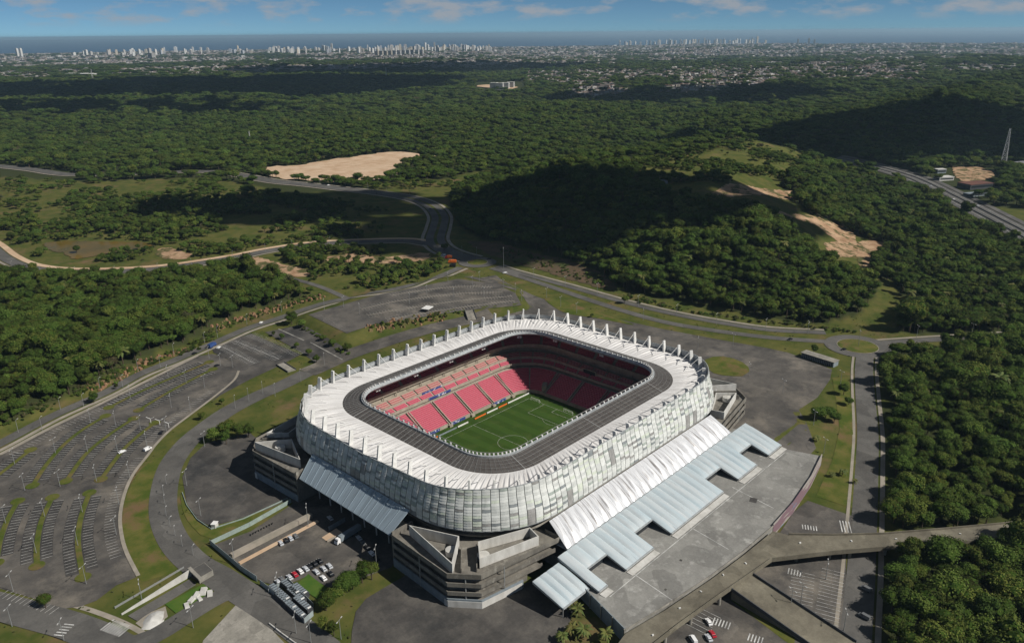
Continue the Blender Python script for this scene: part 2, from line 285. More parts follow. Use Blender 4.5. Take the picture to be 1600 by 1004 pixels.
def height(x, y):
    x = np.asarray(x, float); y = np.asarray(y, float)
    a = 6*ss(x, -30, 110); b = 6*ss(x, 110, 210); k = ss(y, -150, -115)
    z = a*k+b*(1-k)
    d = np.hypot(x-80, y-60)
    # hill behind the dual carriageway
    q = pdist(x, y, HILL_A); ins = inpoly(x, y, HILL_A)
    z = z+np.where(ins, 44*ss(q, 0, 210)+14*(vnoise(x/85+2, y/85)-0.4)*ss(q, 15, 90)+5*vnoise(x/33, y/33)*ss(q, 20, 90), 0)
    q = pdist(x, y, HILL_B); ins = inpoly(x, y, HILL_B)
    z = z+np.where(ins, 62*ss(q, 0, 520)+14*vnoise(x/170, y/170)*ss(q, 40, 300), 0)
    # upper car park terrace
    q = pdist(x, y, TENT); ins = inpoly(x, y, TENT)
    z = z+np.where(ins, 0, 0)+4.5*np.where(ins, 1.0, 1-ss(q, 0.5, 13))
    # earth bank under the left forest
    q = pdist(x, y, BANKL); ins = inpoly(x, y, BANKL)
    z = z+np.where(ins, 5*ss(q, 0, 12)+6*ss(q, 10, 120), 0)
    far = ss(d, 700, 1500)
    z = z+far*(26*(vnoise(x/520+3.1, y/520+1.7)-0.35)+9*(vnoise(x/190, y/190)-0.4))
    ax = np.maximum((x-CAM[0])*math.cos(YAW)+(y-CAM[1])*math.sin(YAW), 1.0); lat = ((x-CAM[0])*math.sin(YAW)-(y-CAM[1])*math.cos(YAW))/ax
    z = z+ss(d, 2200, 3800)*(1-ss(d, 9000, 13000))*ss(lat, 0.0, 0.25)*(75*(vnoise(x/1250+1.3, y/1250+7.1)-0.38)+22*vnoise(x/430, y/430))
    far2 = ss(d, 4500, 9000)
    z = z*(1-far2*(1-0.75*ss(lat, 0.0, 0.25)))+far2*(1-0.75*ss(lat, 0.0, 0.25))*(-20+42*(vnoise(x/2300+9, y/2300+4)-0.45)*(1-ss(d, 11000, 15000))*ss(-y+x*0.75, -4500, -1500))
    z = z*(1-ss(d, 15000, 17500))-34*ss(d, 15000, 17500)
    return z
NG = 470
_a = np.linspace(-1, 1, NG); _s = 5.6
GX = 60+np.sinh(_a*_s)/math.sinh(_s)*24000; GY = 60+np.sinh(_a*_s)/math.sinh(_s)*24000
GXX, GYY = np.meshgrid(GX, GY, indexing='ij'); GZ = height(GXX, GYY)
# sunken approach to the underpass
RAMP = [tuple(flat(*p)[:2]) for p in ((196, 958), (285, 903), (301, 911), (214, 970))]
def gh(x, y):
    x = np.asarray(x, float); y = np.asarray(y, float)
    i = np.clip(np.searchsorted(GX, x)-1, 0, NG-2); j = np.clip(np.searchsorted(GY, y)-1, 0, NG-2)
    u = (x-GX[i])/(GX[i+1]-GX[i]); v = (y-GY[j])/(GY[j+1]-GY[j])
    return GZ[i, j]*(1-u)*(1-v)+GZ[i+1, j]*u*(1-v)+GZ[i, j+1]*(1-u)*v+GZ[i+1, j+1]*u*v
def g1(x, y): return float(gh(x, y))
def at(u, v, extra=0.0):
    """pixel of the photograph -> point on the terrain (the ray is walked until it meets the ground)"""
    d = _F+_R*(u-800)/FPX+_U*(502-v)/FPX
    if d[2] > -0.004: d[2] = -0.004
    t = np.geomspace(150, 30000, 900); P = CAM[None]+d[None]*t[:, None]; under = P[:, 2] < gh(P[:, 0], P[:, 1])+extra
    k = int(np.argmax(under)) if under.any() else len(t)-1
    a, b = t[max(k-1, 0)], t[k]
    for _ in range(24):
        m = (a+b)/2; q = CAM+d*m
        if q[2] < g1(q[0], q[1])+extra: b = m
        else: a = m
    q = CAM+d*b; return np.array([q[0], q[1], g1(q[0], q[1])])
def P2(px): return [tuple(at(u, v)[:2]) for u, v in px]

# ground sheet: one graded grid that reaches the coast; the attribute holds the land cover (0 open grass, 1 woodland floor, 2 built-up)
def smooth_line(pts, step=5.0):
    P = [np.array(p, float) for p in pts]; P = [2*P[0]-P[1]]+P+[2*P[-1]-P[-2]]; out = []
    for i in range(1, len(P)-2):
        n = max(2, int(np.linalg.norm(P[i+1]-P[i])/step))
        for k in range(n):
            t = k/n; out.append(0.5*((2*P[i])+(-P[i-1]+P[i+1])*t+(2*P[i-1]-5*P[i]+4*P[i+1]-P[i+2])*t*t+(-P[i-1]+3*P[i]-3*P[i+1]+P[i+2])*t**3))
    out.append(P[-2]); return np.array(out)
def offset_line(L, off):
    T = np.gradient(L, axis=0); T /= np.linalg.norm(T, axis=1)[:, None]+1e-9; N = np.stack([-T[:, 1], T[:, 0]], 1)
    return L+N*np.asarray(off).reshape(-1, 1) if np.ndim(off) else L+N*off
_lc = [0]
def lift(x, y, k):
    d = np.hypot(np.asarray(x)-CAM[0], np.asarray(y)-CAM[1]); return k*0.05+np.clip((d-500)*0.0007, 0, 3)
ROADS = []           # (centre line, half width) of everything paved, for the woodland mask
def strip(name, L, o0, o1, m, k, kind='structure', parent=None, rec=False, cross=None, z=None):
    _lc[0] += 1; k = k+0.02*(_lc[0] % 47)
    A = offset_line(L, o0); B = offset_line(L, o1); n = len(L); c = cross or max(1, int(abs(o1-o0)/5)); vs = []
    for i in range(n):
        for j in range(c+1):
            q = A[i]+(B[i]-A[i])*(j/c); vs.append((q[0], q[1], (g1(*q)+float(lift(q[0], q[1], k))) if z is None else z))
    fs = [(i*(c+1)+j, i*(c+1)+j+1, (i+1)*(c+1)+j+1, (i+1)*(c+1)+j) for i in range(n-1) for j in range(c)]
    me = bpy.data.meshes.new(name); me.from_pydata(vs, [], fs); me.materials.append(MAT[m]); me.update()
    o = link(name, me, parent)
    if kind and parent is None: tag(o, kind=kind)
    if rec: ROADS.append((offset_line(L, (o0+o1)/2), abs(o1-o0)/2))
    return o
SHEETS = []
def sheet(name, poly, m, k, kind='structure', step=7.0, parent=None, holes=(), rec=True, rise=0.0):
    _lc[0] += 1; k = k+0.02*(_lc[0] % 47)
    poly = [tuple(p[:2]) for p in poly]; xs = [p[0] for p in poly]; ys = [p[1] for p in poly]
    gx, gy = np.meshgrid(np.arange(min(xs)+step/2, max(xs), step), np.arange(min(ys)+step/2, max(ys), step)); gx = gx.ravel(); gy = gy.ravel()
    ok = inpoly(gx, gy, poly) & (pdist(gx, gy, poly) > step*0.35)
    bd = []; n = len(poly)
    for i in range(n):
        a = np.array(poly[i]); b = np.array(poly[(i+1) % n]); q = max(1, int(np.linalg.norm(b-a)/step))
        for t in range(q): bd.append(tuple(a+(b-a)*t/q))
    vs = [Vector(p) for p in bd]+[Vector((float(x), float(y))) for x, y in zip(gx[ok], gy[ok])]
    r = delaunay_2d_cdt(vs, [], [list(range(len(bd)))], 1, 1e-4)
    vv = np.array([tuple(v) for v in r[0]]); z = gh(vv[:, 0], vv[:, 1])+lift(vv[:, 0], vv[:, 1], k)+rise
    me = bpy.data.meshes.new(name); me.from_pydata(np.column_stack([vv, z]).tolist(), [], [list(f) for f in r[2]]); me.materials.append(MAT[m]); me.update()
    o = link(name, me, parent)
    if parent is None and kind: tag(o, kind=kind)
    if rec: SHEETS.append(poly)
    return o
def spoly(px, step=6.0, jag=0.0):
    """closed smooth outline through photo pixels"""
    P = P2(px); P = P[-1:]+P+P[:2]; P = [np.array(p) for p in P]; out = []
    for i in range(1, len(P)-2):
        n = max(1, int(np.linalg.norm(P[i+1]-P[i])/step))
        for k in range(n):
            t = k/n; out.append(tuple(0.5*((2*P[i])+(-P[i-1]+P[i+1])*t+(2*P[i-1]-5*P[i]+4*P[i+1]-P[i+2])*t*t+(-P[i-1]+3*P[i]-3*P[i+1]+P[i+2])*t**3)))
    if jag: out = [(x+random.uniform(-jag, jag), y+random.uniform(-jag, jag)) for x, y in out]
    return out

# ---- roads
def px_line(px, step=5.0): return smooth_line(P2(px), step)
L_up = px_line([(1290, 520), (1200, 515), (1125, 504), (1050, 490), (975, 472), (890, 448), (805, 425), (778, 416)])
L_lo = px_line([(1295, 534), (1200, 527), (1100, 514), (1025, 500), (940, 475), (860, 448), (795, 427), (768, 419)])
strip('dual_carriageway', L_up, -4, 4, 'road', 3, rec=True); strip('dual_carriageway', L_lo, -4, 4, 'road', 3, rec=True)
strip('pavement', L_up, -8.5, -5.5, 'pavement', 2, rec=True)
L_nw = px_line([(738, 405), (712, 398), (690, 388), (680, 374), (685, 355), (687, 338), (673, 322), (645, 311), (600, 303), (540, 296), (480, 289), (430, 284), (385, 276), (345, 270), (300, 268), (200, 272), (110, 273), (50, 265), (0, 260), (-40, 258)])
strip('curved_highway', L_nw, -11, 11, 'road', 3, rec=True)
strip('pavement', L_nw, 13, 17, 'pavement', 2, rec=True); strip('pavement', L_nw[:150], -17, -13, 'pavement', 2, rec=True)
strip('median_verge', L_nw[14:75], -1.8, 1.8, 'grass', 5)
L_w = px_line([(672, 382), (640, 377), (600, 377), (540, 379), (480, 383), (420, 392), (370, 402), (310, 412), (240, 421), (160, 425), (90, 424), (40, 417), (8, 403), (-15, 385), (-40, 370)])
strip('winding_road', L_w, -6.5, 6.5, 'road', 3, rec=True); strip('pavement', L_w, -15, -8, 'sand', 2, rec=True); strip('pavement', L_w, 8, 11, 'pavement', 2, rec=True)
L_p = px_line([(-40, 712), (0, 693), (82, 650), (165, 613), (220, 584), (275, 562), (330, 538), (385, 514), (440, 496), (490, 479), (530, 469), (590, 456), (640, 446), (690, 431), (720, 418)])
strip('perimeter_road', L_p, -4.5, 4.5, 'road', 4, rec=True); strip('pavement', L_p[:95], -9.5, -6.2, 'pavement', 3, rec=True)
strip('pavement', px_line([(-40, 727), (0, 710), (82, 667), (165, 627), (240, 590), (308, 556)]), -1.6, 1.6, 'pavement', 6)
L_s = px_line([(545, 467), (500, 448), (462, 437), (425, 429), (395, 423), (355, 412)]); strip('side_lane', L_s, -3, 3, 'road', 3, rec=True)
L_ring = px_line([(480, 582), (440, 602), (399, 620), (357, 642), (320, 668), (292, 692), (268, 725), (257, 763), (256, 804), (272, 845), (303, 879), (343, 902), (380, 926), (430, 958), (475, 990), (510, 1018)])
strip('ring_road', L_ring, -7, 7, 'road', 4, rec=True)
L_ring2 = px_line([(480, 582), (540, 556), (600, 535), (660, 517), (720, 503), (770, 492)]); strip('ring_road', L_ring2, -9, 9, 'asphalt_old', 4, rec=True)
L_bl = px_line([(-40, 936), (0, 947), (60, 963), (110, 977), (160, 997), (200, 1020)]); strip('access_road', L_bl, -7.5, 7.5, 'road', 4, rec=True)
strip('pavement', L_bl, 9, 11.5, 'pavement', 3); 
L_ac = px_line([(190, 1010), (240, 994), (300, 957), (345, 931), (385, 918)]); strip('access_road', L_ac, -5, 5, 'road', 5, rec=True)
L_r = px_line([(1352, 552), (1350, 580), (1352, 620), (1356, 680), (1354, 740), (1351, 800), (1348, 850), (1345, 900), (1340, 960), (1335, 1030)]); strip('valley_road', L_r, -6, 6, 'road', 3, rec=True)
strip('pavement', L_r, 7.0, 9.4, 'pavement', 4, rec=True); strip('pavement', L_r, -8.6, -7.0, 'pavement', 4, rec=True)
L_e = px_line([(1362, 537), (1420, 533), (1500, 528), (1600, 522), (1680, 517)]); strip('east_road', L_e, -4.5, 4.5, 'road', 3, rec=True); strip('pavement', L_e, 5.5, 8, 'pavement', 2, rec=True)
L_h = px_line([(1300, 250), (1360, 260), (1405, 272), (1440, 285), (1500, 315), (1560, 346), (1600, 367), (1660, 400), (1720, 430)], 10)
strip('motorway', L_h, -19, 19, 'road', 3, rec=True); strip('motorway_frontage', L_h, 21, 30, 'road', 3, rec=True)
for off in (-6.5, 7):
    A = offset_line(L_h, off); b = MB(); b.wall(A.tolist(), lambda p: g1(p[0], p[1]), lambda p: g1(p[0], p[1])+1.6, 0.9); tag(b.build('crash_barrier', 'wall_dark'), 'long dark crash barrier along the motorway, %s of the two' % ('nearer' if off < 0 else 'farther'), 'barrier')
def disc(c, r, n=40): return [(c[0]+r*math.cos(2*math.pi*i/n), c[1]+r*math.sin(2*math.pi*i/n)) for i in range(n)]
RB_N = at(746, 410); RB_E = at(1340, 541)
for c, ri, ro in ((RB_N, 10.5, 20), (RB_E, 14.5, 24)):
    sheet('roundabout_road', disc(c, ro), 'road', 4); sheet('roundabout_kerb', disc(c, ri+0.5), 'pavement', 7); sheet('roundabout_island', disc(c, ri), 'grass', 9)

# ---- paved lots
L1 = spoly([(-30, 727), (0, 712), (82, 668), (165, 628), (240, 590), (308, 557), (332, 553), (356, 562), (371, 580), (362, 595), (338, 617), (297, 648), (264, 673), (242, 695), (230, 711), (206, 742), (192, 773), (185, 807), (187, 838), (195, 866), (212, 902), (182, 914), (151, 938), (99, 951), (51, 934), (0, 919), (-30, 908)])
sheet('curved_car_park', L1, 'asphalt_old', 3)
strip('pavement', px_line([(371, 580), (364, 594), (338, 616), (297, 647), (264, 672), (242, 694), (230, 710), (206, 741), (192, 772), (185, 806), (187, 837), (195, 865), (213, 901)], 4), 0, 1.8, 'pavement', 8)
LOT2 = P2([(330, 541), (392, 521), (470, 554), (431, 574), (392, 592), (345, 617), (330, 628), (371, 585), (356, 561), (334, 551)]); sheet('square_car_park', LOT2, 'asphalt', 2)
LOT3 = P2([(414, 519), (470, 506), (500, 522), (555, 553), (520, 572), (492, 566), (470, 550)]); sheet('shaded_car_park', LOT3, 'asphalt', 2)
LOT4 = P2([(482, 492), (542, 521), (585, 507), (640, 500), (725, 485), (815, 477), (805, 458), (772, 443), (715, 436), (665, 446), (590, 461), (540, 475)]); sheet('upper_car_park', LOT4, 'asphalt_old', 3)
PLAZA = P2([(725, 432), (775, 430), (800, 446), (860, 471), (940, 493), (1030, 513), (1110, 528), (1200, 544), (1232, 551), (1300, 577), (1297, 593), (1277, 621), (1248, 640), (1262, 665), (1275, 700)])+[(96, -140), (90, -70), (110, 60), (60, 110)]+P2([(790, 492), (828, 482), (812, 456)])
sheet('asphalt_plaza', PLAZA, 'asphalt_old', 1)
sheet('plaza_verge', spoly([(850, 466), (880, 470), (960, 497), (990, 508), (930, 497), (880, 488)]), 'grass', 5)
sheet('plaza_lawn', spoly([(1102, 562), (1130, 557), (1160, 566), (1172, 580), (1160, 588), (1115, 583)]), 'grass', 5)
LOT6 = P2([(322, 692), (390, 676), (420, 700), (470, 770), (462, 783), (410, 803), (340, 826), (312, 814), (292, 787), (285, 745), (298, 715)]); sheet('tower_forecourt', LOT6, 'asphalt', 3)
LOT7 = P2([(330, 853), (392, 830), (455, 789), (480, 760), (560, 740), (640, 830), (612, 886), (585, 896), (560, 906), (518, 920), (480, 900), (440, 918), (405, 907)]); sheet('service_yard', LOT7, 'asphalt_old', 5)
LOT8 = P2([(548, 1020), (550, 985), (556, 955), (572, 935), (600, 918), (640, 895), (700, 900), (800, 915), (870, 900), (905, 930), (895, 960), (870, 1020)]); sheet('front_apron', LOT8, 'asphalt', 3)
LOT9 = P2([(1020, 1030), (1060, 960), (1150, 890), (1200, 860), (1322, 860), (1322, 985), (1310, 1030)]); sheet('viaduct_car_park', LOT9, 'asphalt_old', 2)
LOT10 = P2([(1210, 845), (1240, 800), (1262, 782), (1332, 806), (1332, 835)]); sheet('mural_car_park', LOT10, 'asphalt_old', 3)
sheet('brick_apron', P2([(318, 1000), (375, 938), (388, 945), (450, 1010), (310, 1020)]), 'concrete', 3)
sheet('yard_lawn', P2([(463, 914), (482, 897), (512, 920), (496, 936)]), 'lawn', 8)
sheet('corner_verge', P2([(258, 944), (318, 912), (333, 924), (275, 958)]), 'lawn', 6)
sheet('gravel_patch', spoly([(212, 972), (230, 957), (258, 947), (265, 962), (240, 980)], 4.0, 0.8), 'pavement', 5)
sheet('verge_lawn', spoly([(245, 715), (258, 712), (248, 740), (238, 775), (237, 806), (248, 842), (284, 882), (262, 898), (222, 908), (206, 880), (193, 848), (191, 806), (199, 770), (220, 733)]), 'grass', 2)
sheet('tower_verge', spoly([(283, 770), (300, 800), (325, 822), (420, 795), (455, 778), (455, 786), (390, 815), (332, 842), (300, 822), (285, 795)]), 'grass', 4)
sheet('bridge_verge', P2([(1143, 938), (1156, 932), (1245, 985), (1240, 1010), (1225, 1000)]), 'grass', 4)
sheet('roadside_lawn', P2([(1300, 590), (1325, 590), (1332, 640), (1338, 700), (1336, 795), (1275, 775), (1300, 720), (1312, 670)]), 'grass', 3)
# ---- bare ground and water
sheet('bare_earth_field', spoly([(418, 262), (470, 258), (525, 248), (545, 247), (590, 240), (625, 238), (690, 245), (660, 249), (625, 262), (615, 276), (560, 284), (480, 282), (425, 276)], 12, 6), 'sand', 2, step=25)
sheet('bare_earth_track', spoly([(500, 405), (545, 397), (600, 402), (660, 395), (672, 398), (660, 408), (600, 412), (540, 410)], 4.0, 2.2), 'scar', 2)
sheet('bare_earth_track', spoly([(375, 410), (400, 402), (440, 412), (490, 424), (470, 432), (420, 424)], 4.0, 2.2), 'scar', 2)
sheet('bare_earth_bank', spoly([(246, 390), (262, 387), (285, 392), (300, 397), (288, 405), (262, 405), (248, 400)], 4.0, 2.2), 'scar', 2)
sheet('pond', spoly([(70, 380), (110, 377), (175, 378), (228, 379), (240, 384), (200, 392), (150, 400), (115, 405), (100, 396), (75, 390)], 4.0, 2.2), 'pond', 4)
sheet('bare_hillside', spoly([(730, 378), (780, 380), (830, 395), (880, 405), (925, 420), (962, 446), (950, 452), (900, 440), (830, 418), (770, 400)], 4.0, 2.2), 'darksoil', 3)
sheet('hilltop_track', spoly([(1115, 300), (1180, 293), (1265, 303), (1240, 310), (1190, 305), (1130, 308)], 4.0, 2.2), 'scar', 3)
sheet('hilltop_track', spoly([(1190, 325), (1250, 335), (1300, 348), (1330, 362), (1340, 385), (1310, 378), (1270, 350), (1210, 335)], 4.0, 2.2), 'scar', 3)
sheet('bare_earth_cut', spoly([(1345, 378), (1375, 378), (1380, 385), (1360, 410), (1365, 428), (1348, 420), (1340, 400)], 4.0, 2.2), 'scar', 3)
sheet('bare_earth_cut', spoly([(1290, 380), (1320, 378), (1340, 392), (1335, 402), (1300, 398)], 4.0, 2.2), 'scar', 3)
sheet('quarry_face', spoly([(1490, 262), (1512, 262), (1530, 262), (1552, 270), (1545, 280), (1510, 284), (1495, 278)], 4.0, 2.2), 'scar', 3)
sheet('bare_clearing', spoly([(745, 136), (760, 133), (810, 137), (800, 140)], 40), 'sand', 3, step=40)

# ---- rocky banks beside the perimeter road
def rock_bank(px, seed):
    r = random.Random(seed); L = px_line(px, 4); b = MB()
    for q in L:
        for k in range(5):
            x, y = q[0]+r.uniform(-5, 5), q[1]+r.uniform(-5, 5); s = r.uniform(0.7, 2.1); z = g1(x, y)
            b.box((x, y, z+s*0.25), (s*r.uniform(0.8, 1.8), s*r.uniform(0.8, 1.6), s*1.3), r.uniform(0, 3.1), r.uniform(0.35, 0.75))
    return b
tag(rock_bank([(150, 608), (205, 580), (240, 563), (300, 545)], 3).build('rock_bank', 'redsoil'), 'broken brown rock outcrop below the left forest beside the perimeter road', 'rocks', kind='stuff')
tag(rock_bank([(340, 513), (380, 498), (430, 484), (470, 472), (500, 465)], 4).build('rock_bank', 'redsoil'), 'reddish broken rock cutting above the perimeter road near the small lane', 'rocks', kind='stuff')
tag(rock_bank([(580, 512), (610, 506), (650, 500), (690, 494)], 5).build('rock_bank', 'redsoil'), 'brown rubble on the bank below the upper car park', 'rocks', kind='stuff')

# ------------------------------------------------------------------ ground object
FOREST = dict(
 left=P2([(-80, 425), (60, 434), (150, 436), (250, 432), (330, 428), (365, 425), (420, 440), (470, 455), (495, 461), (440, 474), (380, 488), (330, 512), (290, 537), (240, 552), (210, 566), (150, 597), (100, 622), (40, 648), (0, 665), (-80, 700)]),
 right=P2([(1378, 550), (1420, 543), (1500, 538), (1600, 531), (1750, 522), (1900, 800), (1640, 808), (1480, 826), (1405, 826), (1392, 812), (1384, 720), (1376, 640)]),
 right_low=P2([(1383, 872), (1480, 864), (1620, 856), (1800, 846), (1850, 1080), (1368, 1080), (1374, 960), (1376, 900)]),
 hill=P2([(705, 310), (735, 280), (850, 262), (975, 262), (1010, 288), (1060, 318), (1140, 328), (1215, 350), (1270, 395), (1330, 430), (1375, 452), (1340, 492), (1290, 506), (1230, 502), (1180, 494), (1130, 484), (1060, 470), (985, 458), (955, 440), (915, 415), (870, 402), (820, 390), (750, 372), (715, 350)]),
 east=P2([(1262, 236), (1340, 248), (1395, 290), (1470, 325), (1560, 378), (1660, 425), (1760, 505), (1560, 520), (1450, 525), (1395, 517), (1420, 475), (1395, 440), (1355, 425), (1385, 385), (1340, 368), (1265, 335), (1225, 300)]))
SCRUB = dict(
 meadow=P2([(-40, 275), (110, 284), (330, 277), (420, 295), (560, 320), (640, 340), (650, 365), (560, 374), (460, 381), (360, 398), (260, 408), (100, 412), (35, 395), (0, 370), (-40, 360)]),
 triangle=P2([(430, 392), (500, 386), (640, 388), (690, 402), (700, 420), (640, 440), (560, 455), (500, 445), (470, 425)]),
 hilltop=P2([(980, 262), (1000, 245), (1100, 225), (1230, 220), (1262, 236), (1225, 300), (1140, 290), (1010, 288)]),
 north=P2([(560, 290), (640, 296), (760, 290), (850, 255), (760, 265), (690, 280), (640, 280)]),
 banklow=P2([(730, 378), (830, 395), (925, 420), (962, 446), (950, 452), (830, 418)]))
MEADOW = P2([(520, 335), (600, 330), (640, 345), (640, 365), (560, 367)])
def cover(x, y):
    """0 open, 1 woodland, 2 scrub, 3 town"""
    x = np.asarray(x, float); y = np.asarray(y, float); c = np.zeros(x.shape, int); dC = np.hypot(x-CAM[0], y-CAM[1])
    c[dC > 1250] = 1
    c[(dC > 850) & (inpoly(x, y, FAR_WOOD))] = 1
    for p in SCRUB.values(): c[inpoly(x, y, p)] = 2
    for p in FOREST.values(): c[inpoly(x, y, p)] = 1
    twn = (vnoise(x/900+5, y/900+2)+0.35*vnoise(x/250, y/250)); ax = (x-CAM[0])*math.cos(YAW)+(y-CAM[1])*math.sin(YAW); lat = ((x-CAM[0])*math.sin(YAW)-(y-CAM[1])*math.cos(YAW))/np.maximum(ax, 1)
    c[(dC > 5600) & (twn > 0.56)] = 3; c[(dC > 8500) & (twn > 0.40)] = 3
    c[(dC > 3600) & (lat > 0.02) & (lat < 0.50) & (twn > 0.56)] = 3
    for p in TOWN: c[inpoly(x, y, p)] = 3
    return c
FAR_WOOD = P2([(-60, 255), (0, 252), (110, 262), (330, 262), (420, 255), (470, 250), (590, 235), (700, 240), (760, 260), (860, 240), (1000, 240), (1100, 215), (1300, 215), (1420, 260), (1700, 250), (1700, 150), (-60, 150)])
TOWN = [P2([(875, 140), (900, 133), (950, 130), (985, 142), (960, 155), (890, 156)]), P2([(1040, 135), (1090, 122), (1180, 118), (1230, 120), (1180, 140), (1090, 147), (1030, 147)]), P2([(1180, 118), (1240, 105), (1310, 97), (1380, 98), (1430, 108), (1410, 118), (1300, 125), (1200, 125)]), P2([(1440, 106), (1500, 100), (1590, 102), (1580, 113), (1480, 116)]), P2([(800, 95), (850, 88), (960, 85), (960, 100), (850, 104)])]
gc = cover(GXX.ravel(), GYY.ravel())
idx = np.arange(NG*NG).reshape(NG, NG)
quads = np.stack([idx[:-1, :-1].ravel(), idx[1:, :-1].ravel(), idx[1:, 1:].ravel(), idx[:-1, 1:].ravel()], 1)
# the stadium bowl is open down to the turf
cx = (GXX[:-1, :-1]+GXX[1:, 1:])/2; cy = (GYY[:-1, :-1]+GYY[1:, 1:])/2
quads = quads[~((np.abs(cx) < 84) & (np.abs(cy) < 62)).ravel()]
me = bpy.data.meshes.new('ground'); me.from_pydata(np.column_stack([GXX.ravel(), GYY.ravel(), GZ.ravel()]).tolist(), [], quads.tolist())
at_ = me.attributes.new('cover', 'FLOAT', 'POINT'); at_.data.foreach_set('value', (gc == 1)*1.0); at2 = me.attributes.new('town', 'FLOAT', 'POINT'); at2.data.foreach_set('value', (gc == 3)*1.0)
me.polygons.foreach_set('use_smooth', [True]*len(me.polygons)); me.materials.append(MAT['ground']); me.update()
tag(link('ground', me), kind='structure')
gm = MAT['ground'].node_tree; b = gm.nodes['Principled BSDF']; src = b.inputs['Base Color'].links[0].from_socket
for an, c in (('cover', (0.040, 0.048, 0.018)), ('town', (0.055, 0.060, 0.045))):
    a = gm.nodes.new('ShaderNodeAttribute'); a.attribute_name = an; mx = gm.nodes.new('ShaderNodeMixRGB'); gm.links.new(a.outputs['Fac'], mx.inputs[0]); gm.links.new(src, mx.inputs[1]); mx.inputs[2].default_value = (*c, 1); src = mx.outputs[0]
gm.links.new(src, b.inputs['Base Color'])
n = 90; sv = [(0.0, 0.0, -30)]
m_ = MB(); m_.add([(CAM[0]+rr*math.cos(YAW-0.9+1.8*i/n), CAM[1]+rr*math.sin(YAW-0.9+1.8*i/n), -30) for rr in (11000, 20000, 100000) for i in range(n+1)], [(k*(n+1)+i, (k+1)*(n+1)+i, (k+1)*(n+1)+i+1, k*(n+1)+i+1) for k in range(2) for i in range(n)])
tag(m_.build('sea', 'sea'), kind='structure')

# ------------------------------------------------------------------ stadium
LX, LY, LC = 129.0, 85.0, 67.54; SEG = [LY, LC, LX, LC, LY, LC, LX, LC]; TOT = sum(SEG)
def ring(t, hx, hy, r):
    """point and outward normal of a rounded rectangle; the parameter runs along the outer edge so rings of different size match up"""
    t = t % TOT; k = 0
    while t > SEG[k]: t -= SEG[k]; k += 1
    f = t/SEG[k]; sx, sy = hx-r, hy-r
    if k == 0: return (hx, -sy+2*sy*f), (1, 0)
    if k == 2: return (sx-2*sx*f, hy), (0, 1)
    if k == 4: return (-hx, sy-2*sy*f), (-1, 0)
    if k == 6: return (-sx+2*sx*f, -hy), (0, -1)
    a0, c = {1: (0, (sx, sy)), 3: (90, (-sx, sy)), 5: (180, (-sx, -sy)), 7: (270, (sx, -sy))}[k]
    a = R(a0+90*f); return (c[0]+r*math.cos(a), c[1]+r*math.sin(a)), (math.cos(a), math.sin(a))
NB = 60; BAY = TOT/NB
stadium = thing('football_stadium', 'large football stadium with white ring roof, pale panelled facade and red seats', 'stadium')
OUT, MESH, INN = (107.5, 85.5, 43.0), (86.0, 69.5, 31.0), (76.0, 57.5, 20.0)
def bow(b, f): return b
# white membrane panels, pleated
for i in range(NB):
    b = MB(); uv = []; nu, nv = 12, 6
    for iu in range(nu+1):
        t = (i+iu/nu)*BAY; (ox, oy), _ = ring(t, *OUT); (ix, iy), _ = ring(t, *MESH)
        for iv in range(nv+1):
            f = iv/nv; x, y = ox+(ix-ox)*f, oy+(iy-oy)*f
            z = 36.8-0.2*f+0.55*math.sin(math.pi*f)+(0.26 if iu % 3 == 1 else (0.10 if iu % 3 == 2 else -0.12))*math.sin(math.pi*min(1, f*1.1+0.02))-(0.5 if iu in (0, nu) else 0)*math.sin(math.pi*f)*0.5
            b.v.append((x, y, z)); uv.append(((t, f*24)))
    b.f = [(a*(nv+1)+c, a*(nv+1)+c+1, (a+1)*(nv+1)+c+1, (a+1)*(nv+1)+c) for a in range(nu) for c in range(nv)]; b.mi = [0]*len(b.f)
    b.build('roof_panel', 'membrane', stadium, uv=uv)
# dark inner band
for i in range(NB):
    b = MB(); uv = []
    for iu in range(5):
        t = (i+0.015+0.97*iu/4)*BAY; (ox, oy), _ = ring(t, *MESH); (ix, iy), _ = ring(t, *INN)
        for iv in range(4): f = iv/3; b.v.append((ox+(ix-ox)*f, oy+(iy-oy)*f, 36.55+2.3*f)); uv.append((t, f*12))
    b.f = [(a*4+c, a*4+c+1, (a+1)*4+c+1, (a+1)*4+c) for a in range(4) for c in range(3)]; b.mi = [0]*12
    b.build('dark_roof_panel', 'meshroof', stadium, uv=uv)
b = MB()
for f in (0.12, 0.33, 0.54, 0.75, 0.92):
    pts = []
    for k in range(NB*4):
        t = k*BAY/4; (ox, oy), _ = ring(t, *MESH); (ix, iy), _ = ring(t, *INN); pts.append((ox+(ix-ox)*f, oy+(iy-oy)*f, 36.55+2.3*f+0.10))
    for k in range(len(pts)): b.bar(pts[k], pts[(k+1) % len(pts)], 0.09, 0.10)
for k in range(NB*3):
    t = k*BAY/3; (ox, oy), _ = ring(t, *MESH); (ix, iy), _ = ring(t, *INN); w = 0.40 if k % 18 == 0 else 0.08
    b.bar((ox, oy, 36.65), (ix, iy, 38.95), w, 0.14)
tag(b.build('roof_grid', 'meshline', stadium), 'thin pale grid of bars over the dark inner roof band', kind='stuff')
